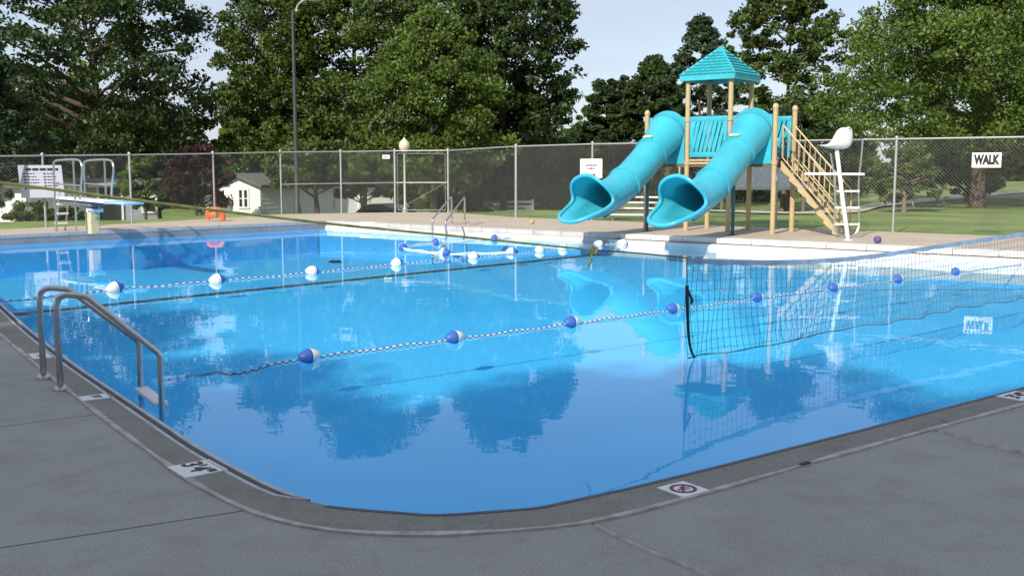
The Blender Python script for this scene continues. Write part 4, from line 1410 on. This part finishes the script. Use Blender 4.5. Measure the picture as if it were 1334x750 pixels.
thirdp = [(665, 310), (645, 312), (569, 317), (538, 320), (525, 324), (545, 327), (579, 331), (617, 330.5), (667, 330)]
float_line('loose white float rope looping in the deep end near the far ladder', [W_(x, y) + Vector((0, 0, 0.015)) for x, y in thirdp], [W_(x, y) for x, y in ((645, 312), (569, 317), (525, 324), (579, 331), (667, 330))], True, fr=0.105, fl_len=0.14, white=True, rope_r=0.02, split=3)

# ================================================================== NET
NA_ = U(897, 467, WZ); NB_ = U(1334, 387, WZ)
nd = XY(NB_ - NA_).normalized()
def on_net(px):
    lo, hi = -9.0, 30.0
    f = lambda s: (NA_ + nd * s).x - (((NA_ + nd * s).y) * math.cos(PITCH) + H * math.sin(PITCH) * 0.6) * (px - 667) / F
    for _ in range(60):
        mid = (lo + hi) / 2
        if f(lo) * f(mid) <= 0: hi = mid
        else: lo = mid
    return lo
tops = []
for px, py in ((895, 336), (945, 338.5), (1000, 339), (1050, 338), (1100, 335), (1150, 329.5), (1200, 322), (1260, 313), (1334, 302.5)):
    s = on_net(px); p = NA_ + nd * s; tops.append((s, D(px, py, p.y).z))
s_end = tops[-1][0] + 2.6
tops.append((tops[-1][0] + 1.5, tops[-1][1] + 0.05)); tops.append((s_end, tops[-1][1] + 0.05))
def ztop(s): return float(np.interp(s, [a for a, b in tops], [b for a, b in tops]))
net = thing('volleyball_net', Vector((NA_.x, NA_.y, WZ)), 'sagging volleyball net with blue top tape standing in the pool', 'net')
s0_ = tops[0][0]
def npnt(s, f):      # f = 0 at the tape, 1 at the water
    zt = ztop(s); zb = WZ + 0.0
    sway = 0.05 * math.sin(s * 2.1 + f * 2) * f + 0.03 * math.sin(s * 7 + f * 5) * f
    lean = 0.05 * f * f * math.exp(-(s - s0_) * 0.8)
    nn = Vector((-nd.y, nd.x, 0))
    return NA_ + nd * (s + lean + 0.012 * math.sin(s * 11 + f * 9)) + nn * sway - Vector((0, 0, NA_.z)) + Vector((0, 0, zt + (zb - zt) * f))
m = MB()
s = s0_
while s < s_end:
    m.tube([npnt(s, k / 8) for k in range(9)], 0.0025, 4, caps=False)
    s += 0.088
for rw in range(1, 10):
    f = rw / 9.5
    pts = []
    s = s0_; i = 0
    while s < s_end:
        p = npnt(s, f); p.z -= 0.016 * (i % 2) + 0.01 * math.sin(s * 3 + rw); pts.append(p); s += 0.044; i += 1
    m.tube(pts, 0.0025, 3, caps=False)
nm = m.build('netting', K['netc'], net); tag(nm, kind='stuff')
m = MB(); pts = [npnt(s0_ + (s_end - s0_) * k / 80, 1.0) + Vector((0, 0, 0.012 * math.sin(k))) for k in range(81)]
m.tube(pts, 0.007, 5); m.build('bottom_cord', K['netc'], net)
m = MB()
N_ = 90
A1 = [npnt(s0_ + (s_end - s0_) * k / N_, 0) for k in range(N_ + 1)]
nn = Vector((-nd.y, nd.x, 0)) * 0.006
def hang(k): return 0.055 + 0.006 * math.sin(k * 1.7)
B1 = [p - Vector((0, 0, hang(i))) for i, p in enumerate(A1)]
m.strip([p + nn for p in A1], [p + nn for p in B1]); m.strip([p - nn for p in A1], [p - nn for p in B1])
m.strip([p + nn for p in A1], [p - nn for p in A1]); m.strip([p + nn for p in B1], [p - nn for p in B1])
m.build('top_tape', K['tape'], net)
sp = catmull([D(895, 372, NA_.y), D(895.5, 400, NA_.y), D(897, 435, NA_.y), D(900, 455, NA_.y), D(905, 466, NA_.y)], 5)
m = MB(); m.tube(sp, [0.019 - 0.008 * k / (len(sp) - 1) for k in range(len(sp))], 8)
m.tube([D(895, 375, NA_.y), D(898, 383, NA_.y), D(902, 391, NA_.y), D(900, 396, NA_.y)], 0.014, 6)
m.tube([A1[0], D(895, 372, NA_.y)], 0.006, 5)
m.build('end_spreader', K['black'], net, smooth=True)
# post at the far end, outside the picture
pe = NA_ + nd * (s_end + 0.9)
np_ = thing('net_post', Vector((pe.x, pe.y, -1.2)), 'white net post outside the picture at right', 'post')
m = MB(); m.tube([Vector((pe.x, pe.y, -1.2)), Vector((pe.x, pe.y, 1.15))], 0.04, 10); m.build('pole', K['white'], np_, smooth=True)
m = MB(); m.tube([A1[-1], Vector((pe.x, pe.y, A1[-1].z + 0.08))], 0.008, 5); m.build('cord', K['netc'], np_)
# rope from the net towards the left
rp_ = []
for px, py in ((895, 336), (835, 330), (773, 325.5), (690, 317.5), (603, 308.5), (515, 300), (430, 291.5), (290, 275), (151, 257.5), (60, 245.5), (0, 238), (-60, 230)):
    s = on_net(px); p = NA_ + nd * s; rp_.append(D(px, py, p.y))
rope = thing('net_rope', rp_[2], 'long yellow green rope stretched from net towards upper left', 'rope')
m = MB(); m.tube(catmull(rp_[2:], 6), 0.0095, 8); m.build('rope', K['ropey'], rope, smooth='all')
m = MB(); m.tube(catmull(rp_[:3], 6), 0.008, 6); m.build('net_cord', K['netc'], rope, smooth='all')
kd = rp_[2]
m = MB()
ks = [kd + Vector((0.035 * math.cos(t) + 0.01 * math.sin(3 * t), 0.03 * math.sin(2 * t), 0.03 * math.sin(t) + 0.01 * math.cos(3 * t))) for t in np.linspace(0, 4 * math.pi, 40)]
m.tube(ks, 0.011, 6)
m.tube(catmull([kd, kd + Vector((-0.02, 0, -0.05)), kd + Vector((-0.015, 0, -0.10)), kd + Vector((-0.05, 0, -0.145))], 5), 0.011, 6)
m.build('knot', K['ropey'], rope, smooth='all')
rp2 = thing('rope_post', Vector((rp_[-1].x, rp_[-1].y, 0)), 'steel rope anchor post outside the picture at left', 'post')
m = MB(); m.tube([Vector((rp_[-1].x, rp_[-1].y, 0)), rp_[-1] + Vector((0, 0, 0.08))], 0.035, 10); m.build('pole', K['steel'], rp2, smooth=True)

# ================================================================== TILES ON THE COPING
def tile(name, label, px, py, wa, wc, text=None, size=0.1, mark=None, cat='tile'):
    c = U(px, py, 0.006); j = nearest(inn, XY(c))
    ta = (inn[min(j + 2, len(inn) - 1)] - inn[max(0, j - 2)]).normalized()      # runs towards the right along the coping
    tp = Vector((-ta.y, ta.x, 0))                                               # towards the pool
    if tp.dot(inn[j] - NO[j]) < 0: tp = -tp
    th = thing(name, c, label, cat)
    R = Matrix((ta, tp, Vector((0, 0, 1)))).transposed()
    m = MB(); m.box(c + Vector((0, 0, 0.002)), (wa, wc, 0.008), M=R); m.build('plate', K['white'], th)
    z = Vector((0, 0, 0.0085))
    if text:
        m = MB(); put_text(m, text, size, c + z, ta, tp, bold=0.004, sx=1.0); m.build('lettering', K['black'], th)
    if mark == 'ring':
        m = MB(); n = 40; r0, r1 = wc * 0.27, wc * 0.37
        a = [c + z + ta * math.cos(2 * math.pi * k / n) * r0 + tp * math.sin(2 * math.pi * k / n) * r0 for k in range(n)]
        b = [c + z + ta * math.cos(2 * math.pi * k / n) * r1 + tp * math.sin(2 * math.pi * k / n) * r1 for k in range(n)]
        m.strip(a, b, closed=True)
        q = (ta * 0.7 + tp * 0.7); w = (ta * 0.7 - tp * 0.7) * wc * 0.035
        m.add([c + z * 1.15 - q * r0 * 1.05 - w, c + z * 1.15 + q * r0 * 1.05 - w, c + z * 1.15 + q * r0 * 1.05 + w, c + z * 1.15 - q * r0 * 1.05 + w], [(0, 1, 2, 3)])
        m.build('ring_mark', K['red'], th)
        m = MB()
        def L2(u, v): return c + z * 1.05 + ta * u * wc + tp * v * wc
        m.add([L2(-.20, .02), L2(.02, .06), L2(.2, .0), L2(.19, -.04), L2(.0, .0), L2(-.19, -.04)], [(0, 1, 4, 5), (1, 2, 3, 4)])
        m.add([L2(-.02, .06), L2(.03, .06), L2(.06, .16), L2(.02, .17)], [(0, 1, 2, 3)])
        m.add([L2(-.16, -.10), L2(.16, -.10), L2(.16, -.13), L2(-.16, -.13)], [(0, 1, 2, 3)])
        m.build('diver_mark', K['black'], th)
    return th
tile('depth_marker', 'white depth tile reading 3 foot 4 on near left coping', 257, 610.5, 0.27, 0.25, "3'4\"", 0.165)
tile('depth_marker', 'white marker tile on left coping just beyond the ladder foot', 125, 517.5, 0.16, 0.22, "FT", 0.08)
tile('depth_marker', 'white marker tile on left coping behind the ladder rails', 52, 463.5, 0.30, 0.16, "34", 0.11)
tile('depth_marker', 'white depth tile on coping at the right photo edge', 1327, 516, 0.30, 0.20, "3'4\"", 0.15)
tile('no_diving_tile', 'white no diving tile with red ring on near right coping', 890, 637.5, 0.20, 0.20, mark='ring')
c = U(467, 292); t_ = (CR - CF).normalized()
q = closest_on([CF, CR], XY(c))
wm_ = thing('depth_marker', q + Vector((0, 0, 0)), 'white marker plate on the far pool corner coping', 'tile')
m = MB(); m.box(q + step * 0.008 + Vector((0, 0, -0.02)) , (0.55, 0.02, 0.10), M=Matrix((t_, -step, Vector((0, 0, 1)))).transposed()); m.box(q - step * 0.2 + Vector((0, 0, 0.034)), (0.55, 0.3, 0.01), M=Matrix((t_, -step, Vector((0, 0, 1)))).transposed())
m.build('plate', K['white'], wm_)
# small drain slot in the seam on the right
c = NO[nearest(NO, U(1058, 607))] + Vector((0, 0, 0.009))
dt_ = (U(1068, 604) - U(1048, 610)).normalized()
dr_ = thing('drain_cover', c, 'small dark drain slot in the near right coping seam', 'drain')
m = MB(); m.box(c + Vector((0, 0, 0.004)), (0.085, 0.025, 0.008), rz=math.atan2(dt_.y, dt_.x)); m.build('grate', K['black'], dr_)

# ================================================================== SIGNS
def sign_on(name, label, c, ex, w, h, mat, draw, cat='sign', tiltx=0.0):
    th = thing(name, c - Vector((0, 0, h / 2)), label, cat)
    ex = ex.normalized(); nrm = Vector((ex.y, -ex.x, 0))
    ez = (Vector((0, 0, 1)) + ex * tiltx).normalized()
    R = Matrix((ex, nrm, ez)).transposed()
    m = MB(); m.box(c, (w, 0.012, h), M=R, bev=0.004); m.build('panel', mat, th)
    m = MB(); draw(m, c + nrm * 0.0085, ex, ez); lt_ = m.build('lettering', K['black'], th)
    if name != 'walk_sign': tag(lt_, kind='stuff')
    m = MB()
    for sx in (-.42, .42):
        for sz in (-.42, .42): m.lathe([(0.012, 0), (0.012, 0.006), (0.004, 0.009)], c + ex * sx * w + ez * sz * h + nrm * 0.006, 8, axis=nrm)
    m.build('bolt', K['galv'], th)
    return th
def bars(rows):
    def f(m, c, ex, ez):
        for (u0, u1, v, t) in rows:
            m.add([c + ex * u0 + ez * (v - t), c + ex * u1 + ez * (v - t), c + ex * u1 + ez * (v + t), c + ex * u0 + ez * (v + t)], [(0, 1, 2, 3)])
    return f
# walk sign
p0, p1 = on_line(1262), on_line(1300)
mid = (p0 + p1) / 2; z0_, z1_ = D(1281, 218.5, mid.y).z, D(1281, 199, mid.y).z
nrm_r = Vector((dr.y, -dr.x, 0))
if nrm_r.y > 0: nrm_r = -nrm_r
def drawwalk(m, c, ex, ez): put_text(m, 'WALK', 0.31, c, ex, ez, bold=0.022, sx=0.64)
sign_on('walk_sign', 'white sign reading WALK in black on the right fence', mid + nrm_r * 0.06 + Vector((0, 0, (z0_ + z1_) / 2)), dr, (p1 - p0).length, z1_ - z0_, K['white'], drawwalk)
# slide sign
p0, p1 = on_line(757), on_line(785.5)
mid = (p0 + p1) / 2; z0_, z1_ = D(771, 232, mid.y).z, D(771, 207, mid.y).z
rows_ = []
rr_ = random.Random(3)
for v, sp_ in ((0.10, (-.20, .22)), (0.0, (-.17, .16)), (-0.20, (-.22, .2))):
    u = sp_[0]
    while u < sp_[1]:
        w = rr_.uniform(0.04, 0.10); rows_.append((u, min(u + w, sp_[1]), v, 0.026)); u += w + 0.025
sign_on('slide_sign', 'white notice with small black text on fence beside the slide mouth', mid + nrm_r * 0.07 + Vector((0, 0, (z0_ + z1_) / 2)), dr, (p1 - p0).length, z1_ - z0_, K['white'], bars(rows_))
# rules board on the left fence run
q0, q1 = posts[1][0], posts[2][0]
exl = (q1 - q0).normalized(); nl_ = Vector((exl.y, -exl.x, 0))
exl2 = Vector((0.92, 0.38, 0)).normalized()
cc = D(54, 236.5, q0.y - 0.25)
rows_ = []
rr_ = random.Random(5)
u = -.38
while u < .46:
    w = rr_.uniform(0.1, 0.18); rows_.append((u, min(u + w, .47), 0.34, 0.035)); u += w + 0.03
for col0, col1 in ((-.45, -.02), (.07, .48)):
    for k in range(6):
        v = 0.22 - k * 0.085
        rows_.append((col0, col0 + .06, v, 0.02))
        u = col0 + .09
        lim = col1 - rr_.uniform(0, .15)
        while u < lim:
            w = rr_.uniform(0.04, 0.12); rows_.append((u, min(u + w, lim), v, 0.013)); u += w + 0.02
sign_on('rules_board', 'pale grey pool rules board with small dark text behind diving board', cc, exl2, 1.13, 0.92, K['board_sign'], bars(rows_), tiltx=-0.06)
# small white plate near the gate
pg = (posts[5][0] * 0.2 + posts[6][0] * 0.8)
sign_on('gate_sign', 'tiny white plate on fence left of the globe lamp', D(503, 204.5, pg.y - 0.05), Vector((1, 0, 0)), 0.28, 0.15, K['white'], bars([(-.1, .1, .02, .012), (-.08, .06, -.03, .01)]))

# ================================================================== LAMPS
lx = D(386, 217, 41.5)
lz = gh(lx.x, lx.y)
lp = thing('street_lamp', Vector((lx.x, lx.y, lz)), 'tall dark lamp pole with curved arm before the middle trees', 'lamp post')
tz = D(386, 14, 41.5).z
m = MB(); m.lathe([(0.16, 0), (0.13, 0.35), (0.09, 0.45), (0.085, 2.0), (0.06, tz - lz - 0.3), (0.055, tz - lz)], Vector((lx.x, lx.y, lz)), 12); m.build('pole', K['lamp_green'], lp, smooth=True)
m = MB(); m.tube(catmull([D(386, 16, 41.5), D(387, 10, 41.5), D(391, 4, 41.4), D(398, 0, 41.3), D(404, -1.5, 41.2)], 5), 0.045, 8); m.build('arm', K['galv'], lp, smooth='all')
m = MB(); m.lathe([(0.03, -0.05), (0.11, 0.02), (0.15, 0.25), (0.13, 0.5), (0.05, 0.62)], D(402, -1.5, 41.2), 12, axis=(1, -0.2, 0.05)); m.build('luminaire', K['galv'], lp, smooth=True)
gl_ = D(527, 217, 42.5); gz = gh(gl_.x, gl_.y)
gp_ = thing('globe_lamp', Vector((gl_.x, gl_.y, gz)), 'amber globe lamp on slim post beside the fence gate', 'lamp post')
zc = D(527, 190, 42.5).z
m = MB(); m.lathe([(0.12, 0), (0.12, 0.2), (0.055, 0.35), (0.045, zc - gz - 0.3)], Vector((gl_.x, gl_.y, gz)), 12); m.build('pole', K['galv'], gp_, smooth=True)
m = MB(); m.lathe([(0.07, -0.28), (0.11, -0.24), (0.2, -0.14), (0.23, 0.0), (0.2, 0.13), (0.12, 0.22), (0.06, 0.26)], Vector((gl_.x, gl_.y, zc)), 18); m.build('globe', K['globe'], gp_, smooth='all')
m = MB(); m.lathe([(0.06, 0.25), (0.07, 0.27), (0.03, 0.31), (0.01, 0.34)], Vector((gl_.x, gl_.y, zc)), 12); m.build('finial', K['globe'], gp_, smooth=True)

# ================================================================== SMALL THINGS ON THE DECK
def ball(label, px, py, r, mat, half=None):
    c = U(px, py); th = MB()
    th.lathe([(r * math.sin(math.pi * k / 12), -r * math.cos(math.pi * k / 12)) for k in range(13)], c + Vector((0, 0, r)), 20, axis=(0.4, 0.2, 1))
    th.tube([c + Vector((0, 0, r)) + Vector((math.cos(a) * r, math.sin(a) * r * .6, math.sin(a) * r * .8)) for a in np.linspace(0, 2 * math.pi, 24, endpoint=False)], 0.006, 5, closed=True)
    o = th.build('ball', mat, None, smooth='all')
    tag(o, label, 'ball')
ball('dark purple blue ball on deck right of the lifeguard chair', 1143, 317, 0.085, K['purple'])
ball('small tan ball on deck left of the slide mouths', 693, 292, 0.07, K['tanball'])
oc = U(282, 288)
oa = thing('plastic_arch', oc, 'orange plastic arch standing by the left fence', 'toy')
Oa = lambda px, py: D(px, py, oc.y)
m = MB(); m.tube(catmull([Oa(290.5, 287), Oa(290.5, 281), Oa(288, 275.5), Oa(282, 272.5), Oa(275, 273), Oa(271, 276), Oa(270.5, 281)], 5), [0.075] * 31, 10); m.build('arch', K['orange'], oa, smooth='all')
m = MB(); m.bar(Oa(270, 280), Oa(283, 280.5), 0.12, 0.16, bev=0.03); m.bar(Oa(271, 281), Oa(271, 286.5), 0.1, 0.1); m.build('seat', K['orange'], oa)

# bench with back planks behind slide mouths
def plank_bench(label, px0, px1, d, rows, legs):
    a = D(px0, 280, d); th = thing('bleacher', Vector((a.x, a.y, gh(a.x, a.y))), label, 'bench')
    for y0_, back in rows:
        p, q = D(px0, y0_, d + back), D(px1, y0_ + 0.5, d + back - 0.5)
        m = MB(); m.bar(p, q, 0.26, 0.05, bev=0.008); m.build('plank', K['white'], th)
    for px in legs:
        m = MB()
        for y0_, back in rows:
            p = D(px, y0_ + 1.5, d + back); g = gh(p.x, p.y)
            m.tube([p, Vector((p.x, p.y, g))], 0.03, 6)
        p, q = D(px, rows[0][0] + 3, d + rows[0][1]), D(px, rows[-1][0] + 1.5, d + rows[-1][1])
        m.tube([p, q], 0.025, 6)
        m.build('frame', K['galv'], th, smooth=True)
    return th
plank_bench('white plank bleacher behind the fence between the slides', 794, 878, 35.0, [(279.5, 0), (271, 0.45), (263.5, 0.9), (256.5, 1.3)], (798, 836, 872))
# white rail fence far behind the gate
wf = thing('rail_fence', D(620, 272, 62), 'low white rail fence far behind the chain link fence', 'fence')
wy = [D(612, 262, 60), D(694, 262, 57)]
for k in range(5):
    p = wy[0].lerp(wy[1], k / 4); g = gh(p.x, p.y)
    m = MB(); m.box((p.x, p.y, (g + p.z + .1) / 2), (0.12, 0.12, p.z - g + 0.1)); m.build('post', K['white'], wf)
for yy in (263, 269, 274):
    m = MB(); m.bar(D(612, yy, 60), D(694, yy, 57), 0.04, 0.14); m.build('rail', K['white'], wf)
# picnic shelter
sc_ = D(985, 240, 60); sg = gh(sc_.x, sc_.y)
sh_ = thing('picnic_shelter', Vector((sc_.x, sc_.y, sg)), 'open picnic shelter with dark roof behind the slide tower', 'shelter')
ez_, rz_ = D(985, 243, 60).z, D(985, 214, 60).z
m = MB()
hx, hy = 2.6, 1.8
cs_ = [Vector((sc_.x + x * hx, sc_.y + y * hy, ez_)) for x, y in ((-1, -1), (1, -1), (1, 1), (-1, 1))]
r0_, r1_ = Vector((sc_.x - 1.0, sc_.y, rz_)), Vector((sc_.x + 1.0, sc_.y, rz_))
m.add(cs_ + [r0_, r1_] + [c_ - Vector((0, 0, 0.15)) for c_ in cs_], [(0, 1, 5, 4), (1, 2, 5), (2, 3, 4, 5), (3, 0, 4), (0, 6, 7, 1), (1, 7, 8, 2), (2, 8, 9, 3), (3, 9, 6, 0), (6, 9, 8, 7)])
m.build('roof', M('shelter_roof', (0.10, 0.13, 0.15), 0.7, var=0.2), sh_)
for c_ in cs_:
    m = MB(); q = c_ + (Vector((sc_.x, sc_.y, ez_)) - c_) * 0.12
    m.box((q.x, q.y, (sg + ez_) / 2 - .08), (0.16, 0.16, ez_ - sg - 0.1)); m.build('post', K['bark_l'], sh_)
def picnic_table(label, x, y):
    g = gh(x, y); th = thing('picnic_table', Vector((x, y, g)), label, 'picnic table', 'picnic tables in the park')
    for k in range(4):
        m = MB(); m.box((x, y - 0.3 + k * 0.2, g + 0.75), (1.8, 0.18, 0.04)); m.build('top_plank', K['wood'], th)
    for s_ in (-1, 1):
        m = MB(); m.box((x, y + s_ * 0.7, g + 0.45), (1.8, 0.25, 0.04)); m.build('bench_plank', K['wood'], th)
    for s_ in (-.7, .7):
        m = MB(); m.bar((x + s_, y - 0.75, g), (x + s_, y + 0.15, g + 0.73), 0.05, 0.09); m.bar((x + s_ + .06, y + 0.75, g), (x + s_ + .06, y - 0.15, g + 0.73), 0.05, 0.09); m.bar((x + s_ + .12, y - 0.75, g + 0.40), (x + s_ + .12, y + 0.75, g + 0.40), 0.04, 0.08)
        m.build('leg_frame', K['wood'], th)
picnic_table('picnic table under the dark shelter roof', sc_.x - 0.3, sc_.y)
pt_ = U(1205, 268); picnic_table('picnic table on the lawn right of the lifeguard chair', D(1205, 217, 47).x, 47)

# parked car
ch = D(494, 217, 46.6); cg = gh(ch.x, ch.y)
car = thing('parked_car', Vector((ch.x, ch.y, cg)), 'blue grey parked sedan behind the fence left of the gate', 'car')
side = [(-2.25, 0.30), (-2.30, 0.55), (-2.22, 0.72), (-1.6, 0.86), (-0.95, 0.92), (1.55, 0.98), (2.15, 0.94), (2.28, 0.70), (2.25, 0.32)]
cabin = [(-1.05, 0.90), (-0.35, 1.38), (0.1, 1.45), (0.75, 1.43), (1.25, 1.30), (1.75, 0.97)]
m = MB()
sec = []
for yy, k in ((-0.84, 0.93), (-0.76, 1.0), (0.76, 1.0), (0.84, 0.93)):
    sec.append([Vector((ch.x + x, ch.y + yy, cg + 0.3 + (z - 0.3) * k)) for x, z in side])
for a_, b_ in zip(sec, sec[1:]): m.strip(a_, b_, closed=True)
m.sheet(sec[0]); m.sheet(sec[-1]); m.build('body', K['carp'], car, smooth=True, fixn=True)
m = MB()
sec = [[Vector((ch.x + x, ch.y + s_ * (0.78 - 0.2 * (z - 0.9) / 0.55), cg + z)) for x, z in cabin] for s_ in (-1, 1)]
m.strip(sec[0], sec[1]); m.sheet(sec[0]); m.sheet(sec[1]); cb = m.build('cabin', K['glass'], car, fixn=True)
m = MB(); m.strip([p + Vector((0, 0, .012)) for p in sec[0][1:5]], [p + Vector((0, 0, .012)) for p in sec[1][1:5]]); m.build('roof', K['carp'], car, smooth='all')
for x in (-1.4, 1.38):
    for s_ in (-1, 1):
        m = MB(); m.lathe([(0.18, -0.1), (0.32, -0.1), (0.33, 0), (0.32, 0.1), (0.18, 0.1)], Vector((ch.x + x, ch.y + s_ * 0.78, cg + 0.33)), 18, axis=(0, 1, 0)); wv = m.build('wheel', K['tyre'], car, smooth=True)
        m = MB(); m.lathe([(0.19, -0.105), (0.19, 0.105)], Vector((ch.x + x, ch.y + s_ * 0.78, cg + 0.33)), 12, axis=(0, 1, 0)); m.build('rim', K['galv'], wv)
for s_ in (-.6, .6):
    m = MB(); m.box((ch.x - 2.27, ch.y + s_, cg + 0.64), (0.08, 0.3, 0.12), bev=0.02); m.build('headlight', K['whitep'], car)
car.rotation_euler = (0, 0, rad(-38))
